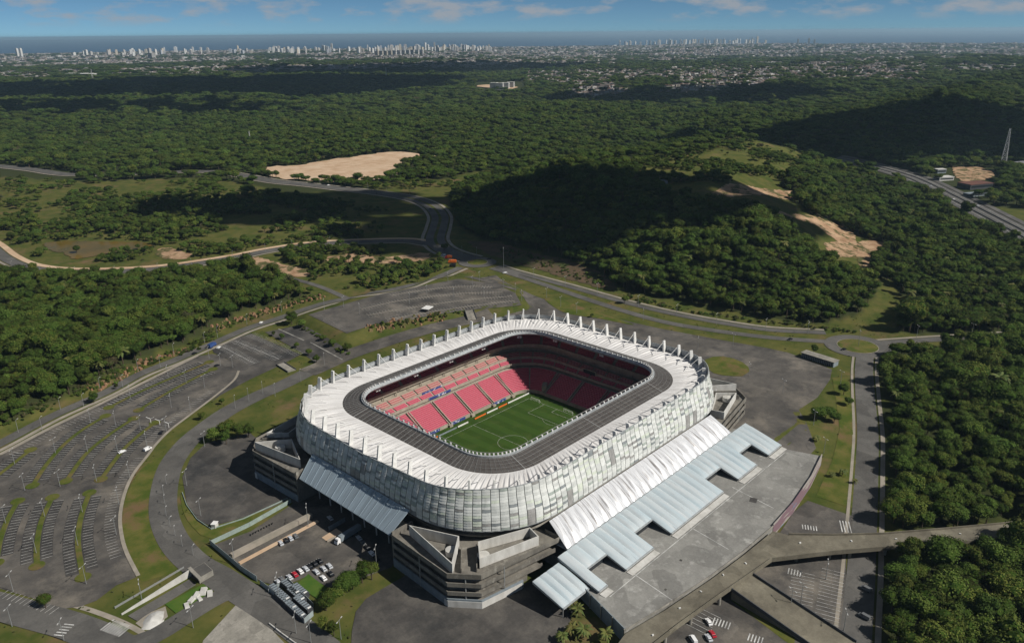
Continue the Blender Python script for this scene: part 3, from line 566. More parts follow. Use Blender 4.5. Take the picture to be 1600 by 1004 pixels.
def ring_wall(name, m, prof, step=BAY/4, parent=stadium, r_in=None):
    """prof: list of (hx, hy, r, z) joined all the way round"""
    b = MB(); n = int(round(TOT/step)); k = len(prof)
    for i in range(n):
        for (hx, hy, r, z) in prof: (x, y), _ = ring(i*TOT/n, hx, hy, r); b.v.append((x, y, z))
    b.f = [(i*k+j, ((i+1) % n)*k+j, ((i+1) % n)*k+j+1, i*k+j+1) for i in range(n) for j in range(k-1)]; b.mi = [0]*len(b.f)
    return b.build(name, m, parent)
ring_wall('inner_rim', 'rim', [(76.2, 57.7, 20, 38.6), (76.2, 57.7, 20, 39.7), (75.2, 56.7, 19.5, 39.7), (74.4, 55.9, 19, 38.0), (75.6, 57.1, 19.7, 36.6)])
ring_wall('walkway_rail', 'meshline', [(74.9, 56.4, 19.3, 40.6), (74.7, 56.2, 19.3, 40.6), (74.7, 56.2, 19.3, 40.85), (74.9, 56.4, 19.3, 40.85)])
ring_wall('roof_underside', 'rim', [(75.8, 57.3, 20, 36.6), (86, 69.5, 31, 35.6), (107, 85, 43, 35.6), (107, 85, 43, 36.6)])
b = MB(); nfl = 150
for k in range(nfl):
    (x, y), (nx, ny) = ring(k*TOT/nfl, 75.2, 56.7, 19.5); b.box((x, y, 40.15), (0.75, 0.75, 0.95), math.atan2(ny, nx))
tag(b.build('floodlight_row', 'white_paint', stadium), 'row of small white floodlights along the inner roof edge', kind='stuff')
# hanging loudspeaker / light clusters under the rim
for k in (3, 7, 11, 15, 18, 21, 24, 28):
    (x, y), (nx, ny) = ring(k*BAY, 78.5, 60, 24); b = MB(); tx, ty = -ny, nx
    for s in (-1, 1): b.box((x+tx*s*0.9, y+ty*s*0.9, 34.6), (0.9, 1.3, 1.6), math.atan2(ny, nx))
    b.bar((x, y, 35), (x, y, 36.8), 0.2); b.bar((x-tx*1.4, y-ty*1.4, 35.5), (x+tx*1.4, y+ty*1.4, 35.5), 0.25)
    b.build('loudspeaker_cluster', 'white_paint', stadium)
# masts with stays
for i in range(NB):
    t = (i+0.5)*BAY; (x, y), (nx, ny) = ring(t, 106.4, 84.4, 42.4); tx, ty = -ny, nx; b = MB()
    vs = []
    for z, w, d, o in ((36.2, 0.5, 1.3, 0), (44.9 if ny > -0.8 else 42.4, 0.4, 1.0, -1.2)):
        for a, c in ((-1, -1), (1, -1), (1, 1), (-1, 1)): vs.append((x+nx*(o+c*d)+tx*a*w, y+ny*(o+c*d)+ty*a*w, z))
    b.add(vs, [(0, 3, 2, 1), (4, 5, 6, 7), (0, 1, 5, 4), (1, 2, 6, 5), (2, 3, 7, 6), (3, 0, 4, 7)]); m_ = b.build('roof_mast', 'white_paint', stadium)
    (sx, sy), _ = ring(t, 94.5, 76.5, 36); MB().tube((x-nx*1.4, y-ny*1.4, 44.4 if ny > -0.8 else 42.2), (sx, sy, 37.4), 0.16, n=6).build('stay', 'white_paint', m_)
# facade
ZT = [38.2, 39.4, 40.2, 39.0, 37.3, 41.6, 41.4, 42.4]
def ztop(t):
    t = t % TOT; acc = 0; cs = []
    for k in range(8): cs.append(acc+SEG[k]/2); acc += SEG[k]
    return float(np.interp(t, [cs[-1]-TOT]+cs+[cs[0]+TOT], [ZT[7]]+ZT+[ZT[0]]))
def foff(z): return float(np.interp(z, [15, 20, 24, 28, 32, 37, 43], [3.4, 4.0, 4.2, 3.8, 2.8, 1.0, 0.0]))
def fpt(t, z, o=0.0):
    (x, y), (nx, ny) = ring(t, *OUT); q = foff(z)+o; return (x+nx*q, y+ny*q, z)
ZB = 22.4; NR = 15; NC = NB*3
b = MB()
for i in range(NC):
    t = i*TOT/NC; zt = ztop(t)
    for j in range(9): b.v.append(fpt(t, ZB+(zt-ZB)*j/8, -0.5))
b.f = [(i*9+j, ((i+1) % NC)*9+j, ((i+1) % NC)*9+j+1, i*9+j+1) for i in range(NC) for j in range(8)]; b.mi = [0]*len(b.f)
b.build('facade_backing', 'rim', stadium)
cands = []
rf = random.Random(11)
for i in range(NC):
    streak = rf.random() < 0.11; ph = rf.randrange(2); runs = rf.random()
    for j in range(NR):
        t0, t1 = i*TOT/NC, (i+1)*TOT/NC; tm = (t0+t1)/2; zt = ztop(tm); z0 = ZB+(zt-ZB)*j/NR; z1 = ZB+(zt-ZB)*(j+1)/NR
        P = []
        for a in (0.04, 0.5, 0.96):
            for c in (0.03, 0.5, 0.97):
                P.append(fpt(t0+(t1-t0)*a, z0+(z1-z0)*c, 0.05 + (0.22 if (a == 0.5) else 0.0) + 0.16*(c < 0.1) + 0.10*(c == 0.5)))
        (x, y), (nx, ny) = ring(tm, *OUT)
        lightrow = (j+ph) % 2 == 0; w = [0.62, 0.20, 0.03, 0.01, 0.12, 0.02] if lightrow else [0.26, 0.36, 0.14, 0.10, 0.08, 0.06]
        mi = rf.choices(range(6), w)[0]
        if streak and (j < 6 if runs < 0.6 else 5 < j < 11): mi = 5
        dist = math.dist((x, y, 30), tuple(CAM)); vis = nx*(CAM[0]-x)+ny*(CAM[1]-y) > 0
        cands.append((dist if vis else dist+5000, P, mi))
cands.sort(key=lambda q: q[0]); FQ = [(0, 3, 4, 1), (1, 4, 5, 2), (3, 6, 7, 4), (4, 7, 8, 5)]
rest = [MB() for _ in range(6)]
for k, (d_, P, mi) in enumerate(cands):
    if k < 300: q = MB(); q.add(P, FQ); q.build('facade_panel', 'panel%d' % mi, stadium, smooth=True)
    else: rest[mi].add(P, FQ)
b = MB()
for mi, q in enumerate(rest): b.add(q.v, q.f, mi)
tag(b.build('facade_panels_beyond', ['panel%d' % i for i in range(6)], stadium, smooth=True), 'pale translucent facade panels of the farther sides', kind='stuff')
for z, o, w in ((ZB-0.2, 0.0, 0.5), (None, 0.1, 0.35)):
    b = MB(); pts = [fpt(i*TOT/NC, z if z else ztop(i*TOT/NC)+0.1, o) for i in range(NC)]
    for k in range(NC): b.bar(pts[k], pts[(k+1) % NC], w, 0.3)
    b.build('facade_edge_beam', 'rim', stadium)
ring_wall('base_wall', 'concrete', [(111, 89, 46, 22.2), (106.5, 84.5, 43, 21.8), (106.5, 84.5, 43, 17.6), (108, 86, 44, 17.4), (108, 86, 44, 16.6), (104, 82, 41, 16.4), (104, 82, 41, -1.0)])
# ---- stands
def tier(name, a, z0, z1, b_, rows, nblk, m, gap=0.9, cuts=None):
    """a, b_: inner and outer ring; blocks of stepped seating with concrete stairs between them"""
    cuts = cuts or [q*TOT/nblk for q in range(nblk+1)]
    for q in range(len(cuts)-1):
        t0, t1 = cuts[q], cuts[q+1]; per = t1-t0; nu = 4; b = MB()
        (x0, y0), _ = ring((t0+t1)/2, *a)
        g = gap/per*2.2
        for r_ in range(rows):
            f0, f1 = r_/rows, (r_+1)/rows; zr = z0+(z1-z0)*f1; zp = z0+(z1-z0)*f0
            o = len(b.v)
            for u in range(nu+1):
                t = t0+(t1-t0)*(g/2+(1-g)*u/nu); (ax, ay), _ = ring(t, *a); (bx, by), _ = ring(t, *b_)
                p0 = (ax+(bx-ax)*f0, ay+(by-ay)*f0); p1 = (ax+(bx-ax)*f1, ay+(by-ay)*f1)
                b.v += [(*p0, zp), (*p0, zr), (*p1, zr)]
            for u in range(nu):
                i0, i1 = o+3*u, o+3*(u+1); b.f += [(i0, i1, i1+1, i0+1), (i0+1, i1+1, i1+2, i0+2)]
        b.mi = [1, 0]*(len(b.f)//2); b.build(name, [m, 'riser_dark'], stadium)
def hs(y, r): return (y+18.5, y, r)
XC, YC = (46.7, 28, 8.5, -11, -31, -49), (-27, -13, 8, 29)
CUT = [(y+31.5)/63*LY for y in YC]+[LY+LC*0.45]+[LY+LC+(50-x)/100*LX for x in XC]+[LY+LC*1.5+LX]+[LY+2*LC+LX+(31.5-y)/63*LY for y in YC[::-1]]+[2*LY+2.5*LC+LX]+[2*LY+3*LC+LX+(50+x)/100*LX for x in XC[::-1]]+[TOT-LC*0.5]
CUT.append(CUT[0]+TOT)
tier('seating_block', hs(44.5, 13), 1.9, 11.2, hs(60.8, 27), 14, 0, 'seat_red', 0.9, CUT)
tier('club_seating_block', hs(63.3, 28), 13.3, 15.0, hs(66.6, 30), 3, 56, 'seat_red', 0.7)
tier('box_seating_block', hs(66.9, 30), 16.6, 18.6, hs(71.3, 34), 3, 56, 'seat_fade', 0.7)
tier('upper_seating_block', hs(72.5, 34), 23.0, 33.6, hs(83.0, 40), 13, 40, 'seat_red', 1.2)
ring_wall('lower_terrace', 'stand_concrete', [(*hs(44.0, 12.6), -0.4), (*hs(44.0, 12.6), 2.3), (*hs(44.35, 12.9), 2.3), (*hs(44.35, 12.9), 1.5), (*hs(60.9, 27), 10.9), (*hs(62.6, 28), 10.9), (*hs(64.6, 29), 10.9)])
ring_wall('club_terrace', 'stand_concrete', [(*hs(66, 29), 11.6), (*hs(62.7, 27.6), 12.0), (*hs(62.7, 27.6), 13.9), (*hs(63.1, 27.8), 13.9), (*hs(63.1, 27.8), 12.9), (*hs(66.7, 30), 14.7), (*hs(66.7, 30), 16.9), (*hs(67.0, 30), 16.9), (*hs(67.0, 30), 16.3), (*hs(71.4, 34), 18.3), (*hs(73.5, 35), 18.3)])
ring_wall('upper_terrace', 'stand_concrete', [(*hs(76, 36), 21.2), (*hs(71.9, 34), 21.6), (*hs(71.9, 34), 24.0), (*hs(72.3, 34), 24.0), (*hs(72.3, 34), 22.6), (*hs(83.9, 41), 33.4)])
ring_wall('back_wall', 'stand_concrete', [(*hs(64.7, 29), 10.8), (*hs(64.8, 29), 13), (*hs(74, 35.5), 18.2), (*hs(74, 35.5), 21.6), (*hs(84.0, 41), 33.0), (*hs(84.0, 41), 35.8)])
# tunnels, screen, banners
for (x, y, rz, w, h) in ((66.5, 32, 0.6, 3.2, 6.5), (66.5, -32, -0.6, 3.2, 6.5)):
    MB().box((x, y, 3.2), (7, w, h), rz).build('players_tunnel', 'stand_concrete', stadium)
b = MB(); b.box((85.2, 8, 15.4), (0.6, 11.5, 5.2)); fr = b.build('screen_frame', 'stand_concrete', stadium); MB().box((84.8, 8, 15.4), (0.35, 9.8, 4.0)).build('scoreboard_screen', 'screen', stadium)
for x in (-26, -4, 34): MB().box((x, 43.75, 1.1), (12.5, 0.3, 1.7)).build('wall_banner', 'banner_blue', stadium)
MB().box((-2, 62.5, 12.9), (19, 0.3, 1.5)).build('ledge_banner', 'banner_blue', stadium); MB().box((-5, 66.55, 16.1), (17, 0.3, 1.2)).build('ledge_banner', 'banner_blue', stadium)
for x in (-31.9, -11.9, 7.6, 27.1, 45.8):    # concrete stair walls between the lower blocks
    b = MB(); b.bar((x, 43.4, 2.2), (x, 60.5, 11.6), 0.5, 0.7); b.bar((x+1.7, 43.4, 2.2), (x+1.7, 60.5, 11.6), 0.5, 0.7); b.box((x+0.85, 43.2, 0.7), (2.6, 1.9, 1.5)); b.build('stair_wall', 'stand_concrete', stadium)
for y in (-27.9, -13.9, 7.1, 28.1):
    b = MB(); b.bar((62, y, 2.2), (79, y, 11.6), 0.5, 0.7); b.bar((62, y+1.7, 2.2), (79, y+1.7, 11.6), 0.5, 0.7); b.build('stair_wall', 'stand_concrete', stadium)
for k in range(NB):
    t = (k+0.5)*BAY; (x, y), _ = ring(t, *hs(64.0, 28.5)); b = MB(); b.tube((x, y, 10.9), (x, y, 11.8), 0.3, n=6); (x, y), _ = ring(t, *hs(72.6, 34)); b.tube((x, y, 18.3), (x, y, 21.4), 0.3, n=6); b.build('column', 'stand_concrete', stadium)
# ---- canopies
def cushion(p00, p10, p01, p11, name, m, parent, rise=0.7, nu=6, nv=5, uoff=0.0, edge=True):
    """an inflated strip: p00-p10 the upper edge, p01-p11 the lower edge"""
    a, c, d, e = (np.array(q, float) for q in (p00, p10, p01, p11)); b = MB(); uv = []; w = np.linalg.norm(c-a); L = np.linalg.norm(d-a)
    nrm = np.cross(d-a, c-a); nrm /= np.linalg.norm(nrm); nrm *= np.sign(nrm[2])
    for i in range(nu+1):
        for j in range(nv+1):
            u, v = i/nu, j/nv; q = (a*(1-u)+c*u)*(1-v)+(d*(1-u)+e*u)*v; k = math.sqrt(max(0, 1-(2*u-1)**2))*min(1, 4*v+0.2, (3.2*(1-v))**0.6+0.05); q = q+nrm*rise*k
            b.v.append(tuple(q)); uv.append((uoff+u*w, v*L))
    b.f = [(i*(nv+1)+j, i*(nv+1)+j+1, (i+1)*(nv+1)+j+1, (i+1)*(nv+1)+j) for i in range(nu) for j in range(nv)]; b.mi = [0]*len(b.f)
    b.build(name, m, parent, smooth=True, uv=uv)
up = thing('silver_canopy', 'sloping silver cushion canopy along the sunny long side of the stadium', 'canopy')
for k in range(26):
    x0 = -75+150*k/26; x1 = -75+150*(k+1)/26; f = lambda x: x*1.02
    cushion((x0*0.97, -90.6, 21.9), (x1*0.97, -90.6, 21.9), (x0, -103.2, 14.0), (x1, -103.2, 14.0), 'cushion', 'cushion_white', up, 0.95, uoff=k*7.3)
MB().prism([(-75, -90), (75, -90), (75, -103), (-75, -103)], 13.2, 13.6).build('canopy_soffit', 'rim', up)
b = MB(); b.bar((-75.2, -103.4, 13.8), (75.2, -103.4, 13.8), 0.7, 0.5); b.build('gutter', 'rim', up)
low = thing('stepped_blue_canopy', 'long stepped canopy of pale blue cushions reaching out over the concrete deck', 'canopy')
BAYS = [(-100, -82, 1, 0.0), (-82, -76, 2, 0), (-76, -62, 0, 0), (-62, -40, 2, 0), (-40, -25, 0, 0), (-25, 25, 2, 0), (25, 41, 0, 0), (41, 62, 2, 0), (62, 76, 0, 0), (76, 92, 2, 0)]
for (x0, x1, kind, _) in BAYS:
    n_ = max(1, round((x1-x0)/(4.6 if kind == 1 else 5.6)))
    ylo = {2: -126.5, 0: -115.5, 1: -121.5}[kind]; zf = lambda y: 13.6+(y+103.4)*0.262
    yu = -103.5 if kind != 1 else -104.5; zu = 13.6 if kind != 1 else 11.4
    zl = zf(ylo) if kind != 1 else 6.8
    for k in range(n_):
        a, c = x0+(x1-x0)*k/n_, x0+(x1-x0)*(k+1)/n_
        cushion((a, yu, zu), (c, yu, zu), (a, ylo, zl), (c, ylo, zl), 'cushion', 'cushion_blue', low, 1.0, uoff=x0*1.7+k*6.1)
    b = MB()
    b.bar((x0, ylo-0.2, zl-0.25), (x1, ylo-0.2, zl-0.25), 0.5, 0.7)
    for xx in (x0+0.15, x1-0.15): b.add([(xx-0.12, yu, zu-0.1), (xx-0.12, ylo, zl-0.1), (xx-0.12, ylo, zl-0.9), (xx-0.12, yu, zu-1.3), (xx+0.12, yu, zu-0.1), (xx+0.12, ylo, zl-0.1), (xx+0.12, ylo, zl-0.9), (xx+0.12, yu, zu-1.3)], [(0, 1, 2, 3), (7, 6, 5, 4), (0, 4, 5, 1), (1, 5, 6, 2), (2, 6, 7, 3), (3, 7, 4, 0)])
    b.build('canopy_edge', 'rim', low)
    if kind == 2: MB().prism([(x0, ylo-0.5), (x1, ylo-0.5), (x1, ylo-3.6), (x0, ylo-3.6)], 5.5, lambda p: 6.35 if p[1] > ylo-1 else 6.15).build('apron_slab', 'white_wall', low)
    if kind == 0:
        MB().box(((x0+x1)/2, ylo+1.2, 7.6), (x1-x0-0.8, 0.5, 3.2)).build('entrance_wall', 'glass', low)
    for xx in np.arange(x0+2, x1, 9): MB().tube((xx, ylo+1.5, 0 if kind == 1 else 5.5), (xx, ylo+1.5, zl+0.2), 0.22, n=6).build('post', 'steel', low)
west = thing('grey_canopy', 'sloping blue-grey metal canopy over the service yard, in shade', 'canopy')
for k in range(16):
    f0, f1 = k/16, (k+1)/16; y0, y1 = 39.5-79*f0, 39.5-79*f1; w0, w1 = 37-74*f0, 37-74*f1; b = MB(); e = 0.06
    a = np.array((-112.8, y0-e, 24.6)); c = np.array((-112.8, y1+e, 24.6)); d = np.array((-123.4, w0-e, 15.2)); e2 = np.array((-123.4, w1+e, 15.2)); dn = np.array((0, 0, -0.35))
    b.add([a, c, e2, d, a+dn, c+dn, e2+dn, d+dn], [(0, 1, 2, 3), (7, 6, 5, 4), (0, 4, 5, 1), (1, 5, 6, 2), (2, 6, 7, 3), (3, 7, 4, 0)])
    q = b.mesh('canopy_sheet', 'canopy_grey', uv=[(k*5.3, 0), (k*5.3+5, 0), (k*5.3+5, 14), (k*5.3, 14)]*2); link('canopy_sheet', q, west)
    MB().bar(a+np.array((0, 0, 0.12)), d+np.array((0, 0, 0.12)), 0.16, 0.22).build('standing_seam', 'canopy_grey', west)
for y in np.linspace(-34, 34, 8): MB().tube((-114.5, y, -0.2), (-114.5, y, 22.6), 0.35, n=8).build('column', 'white_wall', west)
MB().box((-110, 0, 7.0), (1.0, 74, 14)).build('yard_wall', 'concrete', west)
for y in np.linspace(-32, 34, 12): MB().box((-110.7, y, 7.8), (0.3, 2.2, 4.4)).build('pale_door', 'bluegrey', west)
# ---- pitch
b = MB(); b.add([(-78, -58, 0), (78, -58, 0), (78, 58, 0), (-78, 58, 0)], [(0, 1, 2, 3)]); pit = b.build('pitch', 'pitch_turf'); tag(pit, kind='structure')
b = MB(); z = 0.03
def ln(p, q, w=0.12): b.bar((*p, z), (*q, z), w, 0.02)
for x in (-52.5, 0, 52.5): ln((x, -34), (x, 34))
for y in (-34, 34): ln((-52.5, y), (52.5, y))
for s in (-1, 1):
    for hw, dp in ((20.16, 16.5), (9.16, 5.5)):
        ln((s*52.5, hw), (s*(52.5-dp), hw)); ln((s*52.5, -hw), (s*(52.5-dp), -hw)); ln((s*(52.5-dp), -hw), (s*(52.5-dp), hw))
    for k in range(10):
        a0 = R(-53+10.6*k); a1 = R(-53+10.6*(k+1)); ln((s*(41.5-9.15*math.cos(a0)), 9.15*math.sin(a0)), (s*(41.5-9.15*math.cos(a1)), 9.15*math.sin(a1)))
for k in range(48): a0, a1 = 2*math.pi*k/48, 2*math.pi*(k+1)/48; ln((9.15*math.cos(a0), 9.15*math.sin(a0)), (9.15*math.cos(a1), 9.15*math.sin(a1)))
b.build('pitch_lines', 'mark', pit)
def goal(x, y, rz, label):
    t = thing('goal', label, 'goal', (x, y, 0), rz)
    for s in (-1, 1):
        MB().tube((0, s*3.66, 0), (0, s*3.66, 2.44), 0.1, n=6).build('post', 'white_paint', t); MB().tube((0, s*3.66, 2.4), (1.8, s*3.66, 0.05), 0.06, n=5).build('net_support', 'white_paint', t)
    MB().tube((0, -3.66, 2.44), (0, 3.66, 2.44), 0.1, n=6).build('crossbar', 'white_paint', t)
    b = MB()
    for k in range(15): yy = -3.6+7.2*k/14; b.bar((0.1, yy, 2.35), (1.75, yy, 0.05), 0.02)
    for k in range(5): b.bar((0.1+0.4*k, -3.6, 2.3-0.55*k), (0.1+0.4*k, 3.6, 2.3-0.55*k), 0.02)
    b.build('net', 'white_paint', t)
goal(52.6, 0, 0, 'white football goal on the far goal line behind the penalty area'); goal(51.5, 27.5, 0, 'spare white football goal parked by the far left corner of the pitch'); goal(-52.6, 0, math.pi, 'white football goal at the near end of the pitch under the roof edge')
for k, (x0, x1, m, nm) in enumerate([(-50, -36, 'paint_yellow', 'pale yellow'), (-35.5, -26, 'paint_orange', 'orange'), (-25, -10, 'bluegrey', 'blue-grey'), (-9, 0, 'white_paint', 'white'), (6, 16, 'paint_orange', 'bright orange'), (17, 27, 'white_paint', 'long white'), (28, 36, 'paint_orange', 'small orange'), (37, 58, 'white_paint', 'longest white')]):
    t = thing('advertising_board', '%s advertising board along the far touchline, number %s from the near end' % (nm, ('one', 'two', 'three', 'four', 'five', 'six', 'seven', 'eight')[k]), 'board', ((x0+x1)/2, 38.8, 0))
    MB().box((0, 0, 0.55), (x1-x0, 0.25, 0.9)).build('board_face', m, t)
    for s in (-1, 1): MB().box((s*(x1-x0)*0.4, 0.5, 0.3), (0.1, 0.9, 0.6)).build('foot', 'steel', t)

# ------------------------------------------------------------------ corner ramp towers
def ramp_tower(sx, sy, label, zb=-0.5):
    t = thing('ramp_tower', label, 'ramp tower')
    M = lambda P: [(x*sx, y*sy) for x, y in P]
    O = [(124, 40), (126, 79), (117, 90.5)]
    inner = [(79, 84), (96, 72), (106, 58), (111.5, 40)]
    levels = [(15.6, 17.3, 73.5), (11.2, 12.5, 76.5), (6.8, 8.0, 84.0)]
    for k, (z0, z1, xe) in enumerate(levels):
        f = (117-xe)/(117-73.5); end = (xe, 90.5+7.5*f)
        outl = O+[end]; floor = outl+[(xe, 84 if k == 0 else 88)]+inner[(0 if xe < 79 else 1):]
        MB().prism(M(floor), z0-0.7, z0).build('floor_slab', 'tower_concrete', t)
        MB().wall(M([(111.5, 39.8)]+outl+[(xe, 89)]) if k == 0 else M(outl), z0-0.72, z1, 0.45).build('parapet', 'tower_concrete', t)
    MB().prism(M([(122, 42), (124, 78), (116, 88), (90, 92.5), (90, 84), (96, 72), (106, 58), (109, 42)]), zb, 15.3).build('inner_wall', 'tower_concrete', t)
    MB().wall(M([(111.5, 40)]+[(124, 40), (126, 79), (117, 90.5), (95, 94.5)]), zb, 4.3, 0.5).build('ground_floor_wall', 'bluegrey', t)
    MB().wall(M([(126.35, 77), (126.35, 79.2), (117.2, 90.95), (96, 94.9)]), zb, 3.4, 0.2).build('white_base_panel', 'white_wall', t)
    MB().prism(M([(123.6, 40.4), (125.6, 79), (117, 90), (95, 94.2), (95, 88), (108, 42)]), 3.4, 4.1).build('ground_floor_slab', 'tower_concrete', t)
    MB().wall(M([(111.8, 39.6), (123.9, 39.6)]), zb, 18.4, 0.7).build('end_wall', 'tower_concrete', t)
    MB().wall(M([(121.6, 66), (121.6, 70)]), zb, 3.2, 0.6)
    MB().wall(M([(117.5, 45), (108.2, 67.5), (123.4, 79.5)]), 15.9, 21.2, 0.5, closed=True).build('stair_well_wall', 'white_wall', t)
    MB().wall(M([(112.6, 85.6), (83.6, 93.4), (81.2, 86.2), (104.5, 76.5)]), 15.9, 20.6, 0.5, closed=True).build('stair_well_wall', 'white_wall', t)
    for (x, y) in ((114.5, 69.5), (107.5, 82.5)):
        b = MB(); b.tube((x*sx, y*sy, 16), (x*sx, y*sy, 18.6), 2.7, n=18); q = b.build('water_tank', 'white_paint', t, smooth=False); MB().tube((x*sx, y*sy, 18.6), (x*sx, y*sy, 19.0), 2.75, 0.5, n=18).build('lid', 'white_wall', q)
    MB().wall(M([(104, 74.5), (115.5, 86.5)]), 15.9, 18.2, 0.4).build('ramp_wall', 'tower_concrete', t); MB().wall(M([(108.8, 70), (120.5, 82)]), 15.9, 18.2, 0.4).build('ramp_wall', 'tower_concrete', t)
    for x, y in ((125.2, 60), (121, 85), (105, 92.6)): MB().tube((x*sx, y*sy, zb), (x*sx, y*sy, 16), 0.3, n=6).build('drain_pipe', 'steel', t)
    return t
ramp_tower(-1, -1, 'grey concrete ramp tower with open floors at the near corner of the stadium')
ramp_tower(-1, 1, 'grey concrete ramp tower at the left corner of the stadium beside the dark forecourt')
ramp_tower(1, -1, 'concrete ramp tower at the right corner of the stadium beyond the silver canopy', 5.5)
ramp_tower(1, 1, 'concrete ramp tower at the far corner of the stadium, mostly hidden by the roof', 3.5)
# ------------------------------------------------------------------ concourse deck and viaduct
DZ = 6.0
deck = thing('concourse_deck', 'wide grey concrete deck beside the blue canopy on the right of the stadium', 'deck')
fz = lambda px, z: [tuple(flat(u, v, z)[:2]) for u, v in px]
edge = fz([(977, 984), (1040, 946), (1110, 900), (1160, 863), (1208, 822), (1240, 786), (1268, 745), (1284, 712)], DZ)
poly = [(-82.5, -117.5)]+edge+fz([(1200, 696)], DZ)+[(97, -104), (92, -84), (-74, -84), (-74, -104.5), (-82.5, -104.5)]
MB().prism(poly, -0.6, DZ).build('slab', 'deck', deck)
MB().wall([(-82.9, -117.2), (edge[0][0]-0.4, edge[0][1])], -0.6, DZ+1.2, 0.35).build('side_wall', 'bluegrey', deck)
for k in range(5):
    a = np.array((-83.1, -117.2)); c = np.array((edge[0][0]-0.6, edge[0][1])); q = a+(c-a)*(k/4); MB().box((q[0]-0.15, q[1], 3.2), (0.5, 0.5, 7.8)).build('wall_pilaster', 'concrete', deck)
MB().wall(edge[4:], -0.6, DZ+1.25, 0.4).build('mural_wall', 'mural', deck)
MB().wall(edge[:5], DZ-0.2, DZ+0.55, 0.3).build('edge_upstand', 'concrete', deck)
b = MB()
for x in (-60, -12, 34): b.bar((x, -127, DZ+0.012), (x-4, -152, DZ+0.012), 0.35, 0.01)
b.bar((-80, -131, DZ+0.012), (88, -131, DZ+0.012), 0.3, 0.01)
tag(b.build('slab_joint', 'mark', deck), kind='stuff')
for (x, y, w) in ((30, -141, 4.5), (-38, -140, 1.4), (-60, -146, 1.2)): MB().box((x, y, DZ+0.03), (w, w*0.8, 0.05), 0.3).build('repair_patch', 'asphalt', deck)
VZ = 6.35
via = thing('viaduct', 'long concrete viaduct curving along the deck and crossing the road to the right', 'viaduct')
inn_ = fz([(960, 1012), (977, 989), (1040, 952), (1110, 905), (1160, 868), (1208, 829), (1232, 835), (1300, 836), (1380, 834), (1480, 826), (1600, 815), (1780, 798)], VZ)
out_ = fz([(1800, 822), (1600, 839), (1480, 849), (1400, 854), (1300, 862), (1206, 873), (1150, 912), (1110, 940), (1060, 976), (1022, 1006), (1000, 1028)], VZ)
b = MB(); b.prism(inn_+out_, VZ-1.3, VZ); b.build('road_slab', 'deck_brown', via)
MB().wall(inn_[6:], VZ, VZ+0.95, 0.35).build('parapet', 'deck_brown', via); MB().wall(out_[:6], VZ-1.4, VZ+0.95, 0.35).build('parapet', 'deck_brown', via); MB().wall(out_[5:], VZ-1.4, VZ+0.95, 0.35).build('parapet', 'deck_brown', via)
for (u, v) in ((1206, 862), (1246, 858), (1298, 855), (1330, 852), (1385, 848), (1450, 843), (1520, 838), (1170, 893), (1125, 925), (1080, 955), (1040, 985)):
    x, y, _ = flat(u, v, VZ); MB().tube((x, y, -1), (x, y, VZ-1.2), 0.75, n=10).build('pier', 'concrete', via)
for (u, v) in ((1020, 992), (1062, 950), (1095, 924), (1130, 898), (1165, 880), (1250, 848), (1330, 845), (1400, 842), (1500, 834)):
    x, y, _ = flat(u, v, VZ); MB().box((x, y, VZ+0.25), (0.9, 0.5, 0.5), random.uniform(0, 3)).build('junction_box', 'white_paint', via)
rmp = thing('access_ramp', 'straight concrete ramp running down from the viaduct to the lower car park', 'ramp')
a0, a1 = flat(1176, 897, 5.0), flat(1338, 1003, 0.4); b0, b1 = flat(1143, 921, 5.0), flat(1272, 1012, 0.4)
b = MB(); A = [a0, a1, b1, b0]; b.add([(p[0], p[1], p[2]) for p in A]+[(p[0], p[1], -0.8) for p in A], [(0, 1, 2, 3), (7, 6, 5, 4), (0, 4, 5, 1), (1, 5, 6, 2), (2, 6, 7, 3), (3, 7, 4, 0)]); b.build('ramp_slab', 'deck_brown', rmp)
for p, q in ((a0, a1), (b0, b1)): MB().bar((p[0], p[1], p[2]+0.3), (q[0], q[1], q[2]+0.3), 0.4, 1.6).build('ramp_parapet', 'wall_dark', rmp)

# ------------------------------------------------------------------ walls, fences and small structures round the stadium
def G(u, v): return Vector(tuple(at(u, v)))
def fence(name, label, px, h, m, th=0.12, post=6.0, cat='fence'):
    L = P2(px); t = thing(name, label, cat); acc = []
    gz = lambda o: (lambda p: g1(p[0], p[1])+o)
    for i in range(len(L)-1):
        a, c = np.array(L[i]), np.array(L[i+1]); n_ = max(1, round(np.linalg.norm(c-a)/post))
        for k in range(n_):
            p, q = a+(c-a)*k/n_, a+(c-a)*(k+1)/n_; d = (q-p)/np.linalg.norm(q-p)*0.08
            MB().wall([tuple(p+d), tuple(q-d)], gz(-0.2), gz(h), th).build('fence_panel', m, t)
            MB().box((p[0], p[1], g1(*p)+h/2), (0.22, 0.22, h+0.3), math.atan2(d[1], d[0])).build('post', 'steel', t)
    return t
fence('sheet_metal_fence', 'tall pale sheet-metal fence between the ring road and the service yard', [(329, 851), (352, 870), (378, 892), (402, 908)], 3.0, 'fence_metal')
fence('sheet_metal_fence', 'pale sheet-metal fence around the container compound beside the ring road', [(407, 913), (430, 931), (455, 950), (476, 974), (490, 961)], 2.8, 'fence_metal')
fence('compound_fence', 'low pale fence between the container compound and the small lawn', [(450, 908), (470, 928), (490, 948)], 2.2, 'fence_metal')
fence('compound_fence', 'short pale fence closing the compound beside the row of parked cars', [(420, 926), (437, 916), (450, 908)], 2.2, 'fence_metal')
fence('green_wall', 'pale green wall along the grass bank left of the service yard', [(331, 850), (390, 822), (455, 785)], 2.4, 'fence_green', 0.3, 9)
fence('kerb_wall', 'curving pale kerb wall around the dark tower forecourt', [(285, 770), (292, 790), (308, 812), (330, 827), (380, 811), (450, 779)], 0.8, 'fence_green', 0.25, 12, 'wall')
